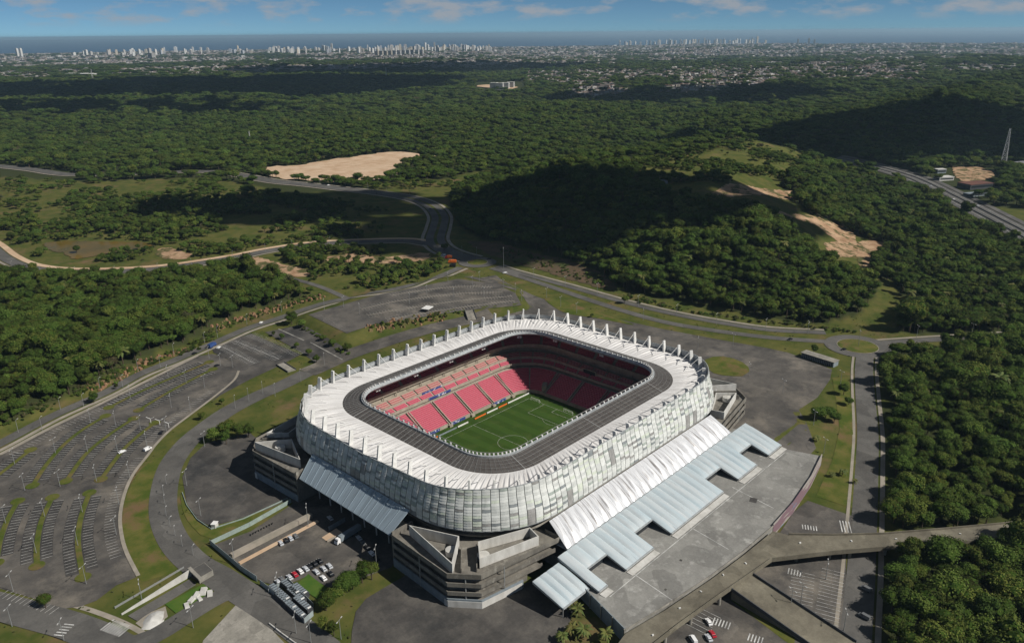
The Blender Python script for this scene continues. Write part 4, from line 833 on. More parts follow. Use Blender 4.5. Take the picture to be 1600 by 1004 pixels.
fence('railing', 'thin railing along the top of the sunken underpass approach', [(180, 950), (230, 921), (288, 887)], 1.1, 'steel', 0.05, 4, 'railing')
fence('road_barrier', 'low concrete barrier along the paved apron at the bottom edge', [(421, 975), (440, 990), (465, 1008)], 0.9, 'white_wall', 0.4, 5, 'barrier')
t = thing('retaining_wall', 'long beige retaining wall with a ledge in the service yard', 'wall')
a, c = G(362, 872), G(487, 808); MB().wall([a[:2], c[:2]], -0.3, 2.6, 2.2).build('wall_body', 'pavement', t); a2, c2 = G(374, 881), G(497, 815); MB().wall([a2[:2], c2[:2]], -0.3, 0.9, 1.8).build('ledge', 'sand', t)
t = thing('loading_ramp', 'small beige loading ramp beside the white lorry in the yard', 'ramp'); a = G(517, 838); MB().prism([(a.x-4, a.y-2.5), (a.x+5, a.y-2.5), (a.x+5, a.y+2.5), (a.x-4, a.y+2.5)], -0.2, lambda p: 0.25 if p[0] < a.x else 1.2).build('slope', 'sand', t); MB().wall([(a.x-4, a.y-2.7), (a.x+5, a.y-2.7)], -0.2, 1.3, 0.3).build('kerb', 'pavement', t)
t = thing('yard_screen', 'blue-grey slatted screen beside the loading ramp under the canopy', 'screen'); a, c = G(514, 830), G(540, 815)
for k in range(8): p = a+(c-a)*(k/8); q = a+(c-a)*((k+0.9)/8); MB().wall([p[:2], q[:2]], -0.2, 2.8, 0.15).build('slat', 'bluegrey', t)
# underpass: sunken approach walls, drawn as a shallow cutting with a dark portal
t = thing('underpass', 'sunken road approach with pale retaining wall and dark portal under the ring road', 'underpass')
A = [G(190, 957), G(301, 893), G(312, 908), G(208, 972)]
MB().add
b = MB(); b.prism([tuple(p[:2]) for p in (G(200, 962), G(296, 905), G(306, 913), G(214, 970))], 0.05, 0.32); b.build('approach_road', 'road', t)
MB().wall([G(190, 960)[:2], G(240, 932)[:2], G(299, 899)[:2]], -0.3, lambda p: 0.6+3.0*max(0, min(1, (p[0]-G(190, 960)[0])/(G(299, 899)[0]-G(190, 960)[0]))), 0.6).build('retaining_wall', 'white_wall', t)
pa, pb = np.array(G(299, 899)[:2]), np.array(G(312, 911)[:2]); dv = np.array(G(305, 905)[:2])-np.array(G(250, 937)[:2]); dv = dv/np.linalg.norm(dv)*7
for e in (pa, pb): MB().wall([tuple(e), tuple(e+dv)], -0.3, 3.0, 0.4).build('portal_side_wall', 'concrete', t)
MB().wall([tuple(pa+dv), tuple(pb+dv)], -0.3, 3.0, 0.4).build('portal_end_wall', 'concrete', t); MB().prism([tuple(pa), tuple(pb), tuple(pb+dv), tuple(pa+dv)], 2.7, 3.05).build('portal_roof', 'road', t); MB().wall([G(297, 896)[:2], G(315, 914)[:2]], 3.0, 3.7, 1.6).build('lintel', 'concrete', t)
for k, (u, v, s) in enumerate([(300, 938, 1.0), (308, 931, 1.1), (318, 925, 1.2), (328, 928, 1.0), (292, 947, 0.9), (312, 936, 0.8)]):
    p = G(u, v); t = MB().box((0, 0, 0.6*s), (4.2*s, 2.4*s, 1.2*s), 0, 0.82); o = t.build('stone_block', 'white_wall', loc=p, rz=0.5+0.2*k); tag(o, 'pale concrete block, %s in the row lying on the corner verge' % ('first', 'second', 'third', 'fourth', 'fifth', 'sixth')[k], 'block')
p = G(240, 968); r_ = random.Random(2); b = MB(); b.v = [(0, 0, 1.9)]
for q in range(1, 5):
    for k in range(16): a = 2*math.pi*k/16; rr = q*1.15*(1+r_.uniform(-0.12, 0.12)); b.v.append((rr*1.4*math.cos(a), rr*math.sin(a), max(-0.1, 1.5*(1-(q/4)**1.3))+r_.uniform(-0.1, 0.1)))
b.f = [(0, 1+k, 1+(k+1) % 16) for k in range(16)]+[(1+16*q+k, 17+16*q+k, 17+16*q+(k+1) % 16, 1+16*q+(k+1) % 16) for q in range(3) for k in range(16)]; b.mi = [0]*len(b.f)
tag(b.build('gravel_heap', 'white_wall', loc=p, rz=0.6, smooth=True), 'low heap of white gravel beside the underpass approach', 'gravel heap')
# containers in the compound
for k, (u, v, L_) in enumerate([(438, 931, 15), (455, 923, 13), (464, 934, 12), (474, 948, 12), (448, 944, 15), (470, 926, 10), (463, 958, 13)]):
    p = G(u, v); t = thing('generator_container', 'dark blue container with ribbed roof in the fenced compound, %s from the left' % ('first', 'third', 'fifth', 'seventh', 'second', 'sixth', 'fourth')[k], 'container', p, math.atan2((G(476, 974)-G(407, 913)).y, (G(476, 974)-G(407, 913)).x))
    MB().box((0, 0, 1.25), (L_, 2.8, 2.5)).build('container_body', 'wall_dark', t)
    for j in range(int(L_/1.6)): MB().box((-L_/2+0.8+1.6*j, 0, 2.56), (0.9, 2.5, 0.12)).build('roof_rib', 'bluegrey', t)
    MB().box((L_/2-1, 0, 2.75), (0.5, 1.6, 0.4)).build('vent', 'white_paint', t)
def stairway(label, px0, px1, w):
    a, c = G(*px0), G(*px1); t = thing('concrete_stairway', label, 'stairs'); n_ = 12; d = (c-a); d2 = Vector((d.x, d.y, 0)).normalized(); rz = math.atan2(d2.y, d2.x)
    for k in range(n_): q = a+d*((k+0.5)/n_); MB().box((q.x, q.y, a.z+(c.z-a.z)*(k+0.5)/n_+0.2), (d.length/n_*1.02, w, 0.9), rz).build('step', 'concrete', t)
    s = Vector((-d2.y, d2.x, 0))*(w/2+0.3)
    for e in (-1, 1): MB().bar(a+s*e+Vector((0, 0, 0.5)), c+s*e+Vector((0, 0, 0.5)), 0.4, 1.6).build('side_wall', 'wall_dark', t)
stairway('concrete stairs down the grass bank behind the stadium roof', (738, 500), (733, 485), 7)
stairway('concrete stairs on the grass bank between square car park and ring road', (456, 580), (438, 569), 6)
# white tent
p = G(668, 486); t = thing('white_tent', 'white flat-topped tent standing alone in the upper car park', 'tent', p, 0.35)
b = MB(); b.box((0, 0, 3.3), (9, 7, 0.35), 0, 0.96); b.build('tent_roof', 'white_paint', t)
for x in (-4, 4):
    for y in (-3, 3): MB().tube((x, y, 0), (x, y, 3.2), 0.12, n=6).build('post', 'steel', t)
# guard house
p, q = G(1252, 558), G(1302, 574); d = q-p; t = thing('ticket_building', 'long low building with dark louvred front at the far right of the plaza', 'building', (p+q)/2, math.atan2(d.y, d.x)); L_ = d.length
MB().box((0, 3, 1.9), (L_, 6.5, 3.8)).build('wall', 'wall_dark', t); MB().box((0, 3, 4.0), (L_+1, 7.6, 0.4)).build('roof', 'concrete', t)
for k in range(18): MB().box((-L_/2+(k+0.5)*L_/18, -0.45, 1.7), (0.35, 0.3, 3.0)).build('louvre', 'bluegrey', t)
MB().box((L_/2-0.2, 3, 2.0), (0.5, 6.7, 4.0)).build('end_wall', 'bluegrey', t)
# entrance kiosk, toll canopy frames in the left car park
for k, (u, v) in enumerate([(236, 661), (250, 664), (264, 668)]):
    p = G(u, v); t = thing('entrance_frame', 'white Y-shaped entrance frame in the car park lane, %s of three' % ('left', 'middle', 'right')[k], 'frame', p, 0.7)
    MB().tube((0, 0, 0), (0, 0, 3.4), 0.18, n=6).build('post', 'white_paint', t)
    for s in (-1, 1): MB().tube((0, 0, 3.3), (0, s*2.6, 4.4), 0.15, n=6).build('arm', 'white_paint', t)
p = G(336, 823); t = thing('white_kiosk', 'tiny white kiosk on the verge by the kerb wall', 'kiosk', p, 0.6); MB().box((0, 0, 1.2), (3, 2.2, 2.4)).build('wall', 'white_wall', t); MB().box((0, 0, 2.5), (3.4, 2.6, 0.25)).build('roof', 'white_paint', t)

# ------------------------------------------------------------------ painted markings and car-park medians
LOTS = {o.name: o for o in bpy.data.objects if o.name in ('curved_car_park', 'square_car_park', 'shaded_car_park', 'upper_car_park', 'viaduct_car_park', 'mural_car_park', 'access_road', 'service_yard', 'ring_road')}
def bays(b, L, off, ln_, sp=2.6, w=0.21, k=6):
    acc = 0; T = np.gradient(L, axis=0); T /= np.linalg.norm(T, axis=1)[:, None]; nxt = 0
    for i in range(len(L)-1):
        seg = np.linalg.norm(L[i+1]-L[i])
        while nxt < acc+seg:
            f = (nxt-acc)/seg; p = L[i]+(L[i+1]-L[i])*f; n_ = np.array((-T[i][1], T[i][0])); p0, p1 = p+n_*off, p+n_*(off+ln_); nxt += sp
            z0, z1 = g1(*p0)+float(lift(*p0, k)), g1(*p1)+float(lift(*p1, k)); t_ = T[i]*w/2
            b.add([(p0[0]-t_[0], p0[1]-t_[1], z0), (p0[0]+t_[0], p0[1]+t_[1], z0), (p1[0]+t_[0], p1[1]+t_[1], z1), (p1[0]-t_[0], p1[1]-t_[1], z1)], [(0, 1, 2, 3)])
        acc += seg
MED = [[(327, 566), (275, 588), (220, 612), (170, 637)], [(333, 577), (295, 596), (255, 618), (217, 641)], [(165, 650), (130, 671), (100, 695), (72, 727), (51, 759)], [(209, 654), (170, 680), (135, 709), (103, 752)], [(242, 661), (215, 682), (190, 706), (158, 749)],
       [(82, 777), (65, 814), (58, 852), (58, 884)], [(140, 770), (127, 807), (122, 848), (130, 902)], [(28, 783), (12, 812), (0, 845), (-6, 880)], [(48, 703), (20, 725), (-15, 752)]]
bm = MB()
for q in MED:
    L = px_line(q, 4); o = strip('car_park_median', L, -1.3, 1.3, 'grass', 6); L2_ = L[1:-1]
    strip('parking_strip', L2_, 1.4, 6.8, 'asphalt_bay', 4.4); strip('parking_strip', L2_, -6.8, -1.4, 'asphalt_bay', 4.4); bays(bm, L2_, 2.0, 4.6); bays(bm, L2_, -2.0, -4.6)
    for e in (L[0], L[-1]): sheet('median_end', [(e[0]+3.6*math.cos(a), e[1]+3.6*math.sin(a)) for a in np.linspace(0, 6.28, 14)[:-1]], 'grass', 7, step=5)
bays(bm, px_line([(225, 716), (201, 746), (187, 780), (181, 812), (183, 842), (192, 870)], 4), -0.3, -5.0); bays(bm, px_line([(335, 612), (295, 642), (262, 668), (240, 690)], 4), -0.3, -5.0)
bays(bm, px_line([(290, 569), (235, 595), (165, 632), (82, 672), (10, 711)], 4), 0.5, 5.0); bays(bm, px_line([(15, 921), (50, 932), (95, 948)], 4), -0.5, -5.0)
tag(bm.build('bay_lines', 'mark_lot', LOTS['curved_car_park']), kind='stuff')
bm = MB()
for q in ([(346, 541), (398, 568)], [(368, 533), (436, 561)], [(392, 523), (468, 554)]): L = px_line(q, 4); bays(bm, L, -4.8, 4.6); bays(bm, L, 0.3, 4.6)
for q in ([(346, 541), (398, 568)], [(368, 533), (436, 561)]): A = P2(q); bm.bar((*A[0], g1(*A[0])+0.3), (*A[1], g1(*A[1])+0.3), 0.3, 0.05)
tag(bm.build('bay_lines', 'mark', LOTS['square_car_park']), kind='stuff')
bm = MB()
for q in ([(435, 514), (475, 532)], [(485, 535), (535, 562)]): A = P2(q); bm.bar((*A[0], g1(*A[0])+0.3), (*A[1], g1(*A[1])+0.3), 1.0, 0.05)
tag(bm.build('bay_lines', 'mark_dim', LOTS['shaded_car_park']), kind='stuff')
bm = MB()
for q in ([(612, 462), (660, 454), (720, 448), (770, 449)], [(565, 483), (640, 468), (720, 459), (785, 457)], [(575, 493), (650, 480), (720, 470), (800, 463)], [(605, 500), (660, 490), (740, 478), (805, 470)]):
    L = px_line(q, 5); bays(bm, L, 0.6, 4.6, 2.7, 0.3); bays(bm, L, -0.6, -4.6, 2.7, 0.3); strip('car_park_kerb', L, -0.5, 0.5, 'pavement', 6)
bays(bm, px_line([(492, 494), (540, 519)], 4), 0.5, 4.6, 2.7, 0.25)
tag(bm.build('bay_lines', 'mark_dim', LOTS['upper_car_park']), kind='stuff')
bm = MB()
for q in ([(1255, 895), (1250, 948)], [(1302, 892), (1290, 980)], [(1110, 958), (1085, 985)]): L = px_line(q, 3); bays(bm, L, 0.1, 4.8, 2.5, 0.18); bays(bm, L, -0.1, -4.8, 2.5, 0.18)
for q in ([(1232, 892), (1252, 897)], [(1115, 970), (1140, 978)], [(1170, 995), (1195, 1003)]):
    L = px_line(q, 2); bays(bm, L, -2.2, 4.4, 1.3, 0.5)
tag(bm.build('bay_lines', 'mark', LOTS['viaduct_car_park']), kind='stuff')
bm = MB(); L = px_line([(1254, 823), (1276, 826)], 2); bays(bm, L, -2.0, 4.0, 1.3, 0.5); L = px_line([(1314, 822), (1330, 824)], 2); bays(bm, L, -5, 10, 1.4, 0.5)
tag(bm.build('bay_lines', 'mark', LOTS['mural_car_park']), kind='stuff')
bm = MB(); bays(bm, px_line([(168, 976), (199, 987)], 2), -3.5, 7, 1.25, 0.55); bays(bm, px_line([(108, 976), (90, 995)], 2), -2.2, 4.5, 1.6, 0.55, 8)
tag(bm.build('zebra_crossing', 'mark', LOTS['access_road']), kind='stuff')
strip('lane_line', L_h, -0.2, 0.2, 'mark', 12); strip('lane_line', L_h, -12.6, -12.2, 'mark', 12); strip('lane_line', L_h, 12.6, 13, 'mark', 12)

# ------------------------------------------------------------------ lamp posts
def lamp_meshes(h, kind):
    a = MB(); a.tube((0, 0, 0), (0, 0, h), 0.17 if h > 7 else 0.11, 0.09, n=7); out = [('pole', a.mesh('pole', 'steel'))]
    if kind == 2:
        out += [('arm', MB().tube((-1.7, 0, h-0.1), (1.7, 0, h-0.1), 0.07, n=5).mesh('arm', 'steel'))]
        for s in (-1, 1): out.append(('lamp_head', MB().box((s*1.75, 0, h), (1.0, 0.36, 0.16)).mesh('lamp_head', 'lamp_grey')))
    else:
        out += [('arm', MB().tube((0, 0, h-0.2), (1.3, 0, h+0.1), 0.06, n=5).mesh('arm', 'steel')), ('lamp_head', MB().box((1.6, 0, h+0.12), (1.0, 0.36, 0.16)).mesh('lamp_head', 'lamp_grey'))]
    return out
LM = {k: lamp_meshes(*k) for k in ((9.8, 2), (9.0, 1), (5.0, 1), (13.0, 2), (27.0, 2))}
def lamps(px, h, kind, label, group, rz=None, name='lamp_post'):
    for i, (u, v) in enumerate(px):
        p = at(u, v); t = thing(name, label, 'lamp post', tuple(p), rz if rz is not None else random.uniform(-0.4, 0.4)+0.8, group)
        for nm, me_ in LM[(h, kind)]: link(nm, me_, t)
CP = [(87, 708), (137, 706), (184, 706), (230, 698), (23, 725), (39, 766), (94, 760), (151, 752), (203, 747), (186, 788), (9, 817), (70, 807), (129, 800), (182, 835), (57, 864), (122, 852), (21, 924), (135, 912), (142, 661), (181, 665), (220, 672), (260, 674), (204, 623), (263, 591), (291, 599), (320, 606), (364, 575), (345, 572), (327, 561), (268, 637), (298, 643)]
for lo_, hi_, w_, g_ in ((0, 650, 'upper rows of the curved car park beside the forest', 'upper car park row lamps'), (650, 765, 'middle rows of the curved car park', 'middle car park row lamps'), (765, 2000, 'lower rows of the curved car park nearest the bottom left', 'lower car park row lamps')):
    lamps([q for q in CP if lo_ <= q[1] < hi_], 9.8, 2, 'twin-arm lamp post in the '+w_, g_)
lamps([(29, 676), (66, 672), (95, 641), (131, 635), (157, 609), (192, 605), (216, 580), (251, 575), (272, 554), (320, 536), (340, 527), (386, 507), (440, 487)], 9.0, 1, 'grey street lamp beside the perimeter road below the left forest', 'street lamps of the perimeter road', 0.5)
lamps([(260, 756), (256, 773), (258, 788), (260, 806), (266, 822), (274, 837), (285, 853), (302, 867)], 5.0, 1, 'short lamp post in the line along the middle of the ring road', 'short ring road lamps')
lamps([(368, 638), (389, 627), (411, 616), (430, 619), (470, 596), (507, 570)], 9.0, 1, 'street lamp along the ring road behind the left ramp tower', 'ring road street lamps')
lamps([(292, 759), (314, 806), (320, 698)], 9.8, 2, 'lamp post at the edge of the dark tower forecourt', 'forecourt lamps')
lamps([(482, 824), (367, 882), (436, 936), (589, 891)], 13.0, 2, 'tall white lamp post in or beside the service yard', 'service yard lamps')
lamps([(463, 989), (486, 1004), (533, 998), (222, 937), (19, 978), (302, 980), (100, 1000)], 9.8, 2, 'lamp post by the roads along the bottom edge of the photo', 'bottom road lamps')
lamps([(562, 491), (537, 480), (507, 484), (700, 441), (709, 467), (738, 447), (749, 440), (756, 465), (787, 452), (805, 459), (815, 470), (667, 462), (640, 475)], 9.8, 2, 'thin lamp post in the upper car park behind the stadium', 'upper car park lamps')
lamps([(834, 434), (883, 447), (933, 459), (997, 478), (1057, 493), (1119, 507), (1196, 516), (854, 466), (876, 480), (901, 490), (1262, 522)], 9.8, 2, 'lamp post along the dual carriageway at the foot of the hill', 'dual carriageway lamps', 0.2)
lamps([(1170, 587), (1223, 614), (1271, 664), (1287, 708), (1145, 540), (1005, 500), (1090, 545)], 9.8, 2, 'lamp post standing on the asphalt plaza right of the stadium', 'plaza lamps')
lamps([(19, 421), (64, 428), (117, 431), (179, 430), (247, 425), (300, 418), (364, 405), (415, 394), (457, 388), (515, 383), (560, 380)], 9.0, 1, 'street lamp along the winding road past the pond', 'winding road lamps')
lamps([(575, 295), (604, 299), (540, 291), (640, 305), (500, 287), (460, 284), (708, 395), (722, 398)], 9.0, 1, 'street lamp beside the curved highway near the bare earth field', 'curved highway lamps')
lamps([(787, 428)], 27.0, 2, 'very tall lighting mast beside the small roundabout', None); lamps([(745, 405)], 13.0, 2, 'lamp post in the middle of the small roundabout', None); lamps([(1341, 541)], 13.0, 2, 'lamp post in the middle of the large roundabout', None)
lamps([(1251, 942), (1235, 950), (1318, 985), (1290, 905)], 9.8, 2, 'lamp post in the car park below the viaduct', 'viaduct car park lamps')
lamps([(1262, 520), (1432, 527), (1518, 524), (1313, 600)], 9.8, 2, 'lamp post beside the road near the large roundabout', 'east road lamps')

# ------------------------------------------------------------------ vehicles
def profile_mesh(name, prof, w, m, top_in=0.0, zsplit=None):
    """side profile (x, z) extruded across the width; points above zsplit lean inwards"""
    b = MB(); n_ = len(prof)
    for s in (-1, 1):
        for x, z in prof: k = top_in if (zsplit is not None and z > zsplit) else 0; b.v.append((x, s*(w/2-k), z))
    b.f = [tuple(range(n_)), tuple(range(2*n_-1, n_-1, -1))]+[((i+1) % n_, i, n_+i, n_+(i+1) % n_) for i in range(n_)]; b.mi = [0]*len(b.f)
    return b.mesh(name, m)
BODY = [(-2.15, 0.35), (-2.2, 0.75), (-2.1, 0.98), (-1.6, 1.02), (-1.15, 1.42), (0.35, 1.45), (1.05, 1.02), (1.95, 0.86), (2.2, 0.68), (2.15, 0.35)]
CABW = [(-1.62, 1.03), (-1.2, 1.36), (0.36, 1.39), (1.0, 1.03)]
VAN = [(-2.4, 0.4), (-2.4, 1.95), (1.1, 2.0), (1.75, 1.25), (2.45, 1.0), (2.45, 0.4)]; VANW = [(0.2, 1.2), (0.2, 1.75), (1.08, 1.8), (1.6, 1.25)]
CAR = {}
def wheel_mesh(r, w):
    me_ = MB().tube((0, -w/2, 0), (0, w/2, 0), r, n=12).mesh('wheel', 'tyre'); return me_
WH = wheel_mesh(0.33, 0.24); HL = MB().box((0, 0, 0), (0.12, 0.42, 0.14)).mesh('headlight', 'white_paint'); WH2 = wheel_mesh(0.5, 0.35)
def car(u, v, rz, paint, label, kind='car', cat=None, group=None, p=None):
    p = at(u, v) if p is None else p; q = (p[0], p[1], p[2]+0.22)
    key = (paint, kind)
    if key not in CAR:
        CAR[key] = (profile_mesh('body', VAN if kind == 'van' else BODY, 1.85 if kind == 'van' else 1.76, 'paint_'+paint, 0.16, 1.05), profile_mesh('windows', VANW if kind == 'van' else CABW, 1.80 if kind == 'van' else 1.70, 'glass', 0.10, 1.3))
    t = thing('delivery_van' if kind == 'van' else 'parked_car', label, cat or ('van' if kind == 'van' else 'car'), q, rz, group)
    link('body', CAR[key][0], t); link('windows', CAR[key][1], t)
    for x in (-1.35, 1.38):
        for s in (-1, 1): link('wheel', WH, t, (x, s*0.80, 0.33))
    for s in (-1, 1): link('headlight', HL, t, ((2.42 if kind == 'van' else 2.14), s*0.6, 0.72))
def lorry(u, v, rz, cab, box, label, L_=11, cat='lorry'):
    p = at(u, v); t = thing('lorry', label, cat, (p[0], p[1], p[2]+0.25), rz)
    link('cab', profile_mesh('cab', [(0.2, 0.6), (0.2, 3.0), (1.6, 3.05), (2.3, 1.8), (2.5, 0.6)], 2.4, 'paint_'+cab, 0.12, 2.0), t); MB().box((1.95, 0, 2.15), (0.5, 2.2, 0.8), 0, 0.9).build('windscreen', 'glass', t)
    MB().box((-L_/2-0.1, 0, 2.2), (L_, 2.5, 2.6)).build('cargo_box', box, t); MB().box((-L_/2, 0, 0.75), (L_, 0.9, 0.3)).build('chassis', 'dark', t)
    for x in (1.3, -L_*0.55, -L_*0.8, -L_+0.6):
        for s in (-1, 1): link('wheel', WH2, t, (x, s*1.05, 0.5))
YD = math.atan2((G(515, 886)-G(494, 895)).y, (G(515, 886)-G(494, 895)).x)+math.pi/2   # cars stand across the row
for u, v, c, lb in [(434.7, 911, 'silver', 'silver car nearest the fence in the yard row beside the lawn'), (441, 906.7, 'grey', 'dark grey car second from the fence in the yard row'), (452.7, 903.4, 'silver', 'silver car left of the red car in the yard row'), (461, 898.8, 'red', 'red car in the yard row beside the small lawn'), (469.5, 894, 'white', 'white car right of the red car in the yard row'), (478, 890, 'silver', 'silver car between the white car and the black cars in the yard row'), (484.6, 886.6, 'black', 'black car, first of three black ones at the row end'), (492.4, 882.5, 'black', 'black car, second of three black ones at the row end'), (500, 878.4, 'black', 'black car, last of three black ones at the row end'),
                    (494.4, 895, 'silver', 'silver car, left one of the short second row in the yard'), (505.8, 890, 'silver', 'silver car, middle one of the short second row in the yard'), (515, 885.8, 'silver', 'silver car, right one of the short second row in the yard'), (517, 898, 'black', 'single black car behind the short second row in the yard'), (505.5, 904.5, 'white', 'white car nearest the small lawn, behind the short second row'),
                    (439, 850, 'silver', 'silver car, left end of four beside the beige retaining wall'), (447, 845.7, 'black', 'black car, second of four beside the beige retaining wall'), (454, 842.5, 'silver', 'silver car, third of four beside the beige retaining wall'), (462, 839, 'grey', 'dark grey car, right end of four beside the beige retaining wall'), (516, 811, 'silver', 'silver car in the shade behind the blue-grey screen'),
                    (561, 842, 'silver', 'silver car, first in the shaded row under the grey canopy'), (567, 849, 'grey', 'grey car, second in the shaded row under the grey canopy'), (574, 857, 'black', 'black car, third in the shaded row under the grey canopy'), (581, 866, 'white', 'white car, fourth in the shaded row under the grey canopy'), (588, 874, 'black', 'black car, last in the shaded row under the grey canopy')]:
    car(u, v, YD+random.uniform(-0.06, 0.06), c, lb)
for u, v, rz, c, lb in [(191, 707, 0.1, 'white', 'white car driving in the lane of the curved car park'), (252, 677, 0.9, 'black', 'black car parked near the entrance frames'), (342, 544, 0.6, 'white', 'white car beside the blue lorry at the square car park'), (339, 572, 0.3, 'black', 'dark car parked at the top end of the curved car park'), (304, 553, 0.4, 'black', 'black car on the perimeter road above the curved car park'), (408, 505, 0.6, 'white', 'white car on the perimeter road beside the gate'),
                     (764, 405, 2.6, 'black', 'black car on the far side of the small roundabout'), (789, 427, 2.5, 'white', 'white car on the dual carriageway by the small roundabout'), (1234, 531, 2.9, 'black', 'black car on the lower carriageway before the large roundabout'), (1318, 547, 2.8, 'black', 'black car entering the large roundabout'), (588, 303, 2.9, 'black', 'black car on the curved highway near the bare field'), (672, 327, 2.2, 'black', 'black car on the near lane of the highway bend'), (688, 330, 2.2, 'grey', 'grey car on the far lane of the highway bend'), (513, 290, 3.0, 'white', 'white car on the curved highway below the bare field'),
                     (1506, 320, 5.6, 'black', 'black car far up the motorway behind the barrier'), (1566, 350, 5.6, 'grey', 'dark car on the motorway between the barriers'), (1574, 367, 5.6, 'white', 'white car on the near motorway lane'), (1591, 366, 5.6, 'black', 'black car at the right edge on the motorway'), (1490, 312, 5.6, 'white', 'small white car far up the motorway'), (1528, 322, 5.6, 'silver', 'silver car on the far motorway lanes'), (1455, 291, 5.6, 'silver', 'silver car at the distant end of the motorway'),
                     (1107, 973, 1.0, 'white', 'white car alone in a bay below the viaduct'), (1113, 992, 1.0, 'red', 'dark red car in the car park below the viaduct'), (1107, 998, 1.0, 'silver', 'silver car beside the dark red car below the viaduct')]: car(u, v, rz, c, lb)
for u, v, rz, c, lb in [(231, 703, 0.3, 'white', 'white van beside the kerb of the curved car park'), (1353, 922, 1.45, 'grey', 'grey van parked in tree shade on the valley road, upper one'), (1350, 965, 1.45, 'grey', 'grey van parked in tree shade on the valley road, lower one'), (693, 400, 2.4, 'white', 'white van parked behind the orange lorries at the junction'), (1083, 1001, 1.0, 'white', 'white van cut by the bottom edge below the viaduct')]: car(u, v, rz, c, lb, 'van')
lorry(531, 848, math.atan2((G(531, 848)-G(566, 826)).y, (G(531, 848)-G(566, 826)).x), 'white', 'bluegrey', 'white-cab articulated lorry backing under the grey canopy', 13)
lorry(334, 541, 0.5, 'blue', 'paint_blue', 'blue lorry parked at the corner of the square car park', 6); lorry(704, 411, 2.2, 'orange', 'paint_orange', 'bright orange lorry parked near the small roundabout', 6); lorry(699, 404, 2.2, 'red', 'paint_orange', 'red and orange lorry parked behind the other orange one', 5); lorry(706, 417, 2.2, 'black', 'dark', 'black lorry parked in front of the orange lorries', 4)
for k in range(9):   # motorbikes
    p = G(392+k*4.2, 836-k*2.2); t = thing('motorbike', 'dark motorbike in the close row behind the green wall', 'motorbike', p, 0.9+random.uniform(-0.2, 0.2), 'row of motorbikes')
    wm = MB().tube((0, -0.07, 0), (0, 0.07, 0), 0.31, n=10).mesh('wheel', 'tyre')
    for x in (-0.7, 0.7): link('wheel', wm, t, (x, 0, 0.31))
    MB().box((0, 0, 0.62), (1.1, 0.32, 0.42), 0, 0.7).build('frame', 'dark', t); MB().box((-0.35, 0, 0.9), (0.75, 0.3, 0.14)).build('saddle', 'tyre', t); MB().bar((0.5, -0.38, 1.08), (0.5, 0.38, 1.08), 0.06).build('handlebar', 'steel', t)

# ------------------------------------------------------------------ vegetation
def crown_mesh(name, seed, leafmat, n_leaf=900, rx=4.8, rz_=3.4, lobes=9, zc=5.2, trunk=True, leaf=0.56):
    r = random.Random(seed); b = MB(); L = []
    for k in range(lobes):
        a = r.uniform(0, 6.283); q = math.sqrt(r.random())*0.62; zz = r.uniform(-0.25, 0.55)*(1-q*0.6)
        L.append((Vector((rx*q*math.cos(a), rx*q*math.sin(a), zc+rz_*zz)), r.uniform(0.38, 0.56)*rx, r.uniform(0.62, 0.85)))
    L.append((Vector((0, 0, zc-0.2)), rx*0.55, 0.7))
    # dark inner masses
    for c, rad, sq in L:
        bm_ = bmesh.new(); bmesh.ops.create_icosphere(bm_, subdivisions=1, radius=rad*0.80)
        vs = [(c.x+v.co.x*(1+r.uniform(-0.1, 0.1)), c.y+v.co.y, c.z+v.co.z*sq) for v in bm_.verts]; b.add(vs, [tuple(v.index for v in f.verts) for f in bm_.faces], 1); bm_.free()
    for k in range(n_leaf):
        c, rad, sq = L[r.randrange(len(L))]
        while True:
            d = Vector((r.gauss(0, 1), r.gauss(0, 1), r.gauss(0.25, 1)))
            if d.length > 0.1: break
        d.normalize(); p = c+Vector((d.x, d.y, d.z*sq))*rad*r.uniform(0.80, 1.06)
        n_ = (d+Vector((r.gauss(0, 0.45), r.gauss(0, 0.45), r.gauss(0.25, 0.45)))).normalized(); t = n_.cross(Vector((r.gauss(0, 1), r.gauss(0, 1), r.gauss(0, 1)))).normalized(); s = n_.cross(t); w = leaf*r.uniform(0.55, 1.25)
        b.add([p+t*w*0.5, p+s*w*0.42, p-t*w*0.5, p-s*w*0.42], [(0, 1, 2, 3)], 0)
    if trunk: b.tube((0, 0, -0.5), (0, 0, zc), 0.32, 0.16, n=6, mi=2)
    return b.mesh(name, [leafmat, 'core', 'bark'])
def trunk_mesh(zc=5.2):
    b = MB(); b.tube((0, 0, -0.5), (0.1, 0, zc*0.6), 0.32, 0.22, n=7)
    for k in range(4): a = k*1.6+0.4; b.tube((0.1, 0, zc*0.5), (1.9*math.cos(a), 1.9*math.sin(a), zc*1.02), 0.17, 0.07, n=5)
    return b.mesh('trunk', 'bark')
def palm_mesh(seed, h=6.0, fr=18, L_=3.6):
    r = random.Random(seed); b = MB(); b.tube((0, 0, -0.3), (0.2, 0.1, h), 0.22, 0.15, n=7, mi=1)
    for k in range(fr):
        a = 2*math.pi*k/fr+r.uniform(-0.15, 0.15); up_ = r.uniform(0.0, 1.0); n_ = 6; prev = None; l_ = L_*r.uniform(0.85, 1.1)
        for i in range(n_+1):
            f = i/n_; rad = l_*f*(0.95-0.15*up_*f); z = h+l_*(up_*0.75*f-0.75*f*f*(1.15-0.4*up_)); w = 0.62*math.sin(math.pi*min(1, 0.12+f*0.88))+0.03
            c = Vector((0.2+rad*math.cos(a), 0.1+rad*math.sin(a), z)); s = Vector((-math.sin(a), math.cos(a), 0))*w; cur = (c-s-Vector((0, 0, w*0.5)), c, c+s-Vector((0, 0, w*0.5)))
            if prev: b.add([*prev, *cur], [(0, 1, 4, 3), (1, 2, 5, 4)], 0)
            prev = cur
    return b.mesh('palm', ['palm', 'bark'])
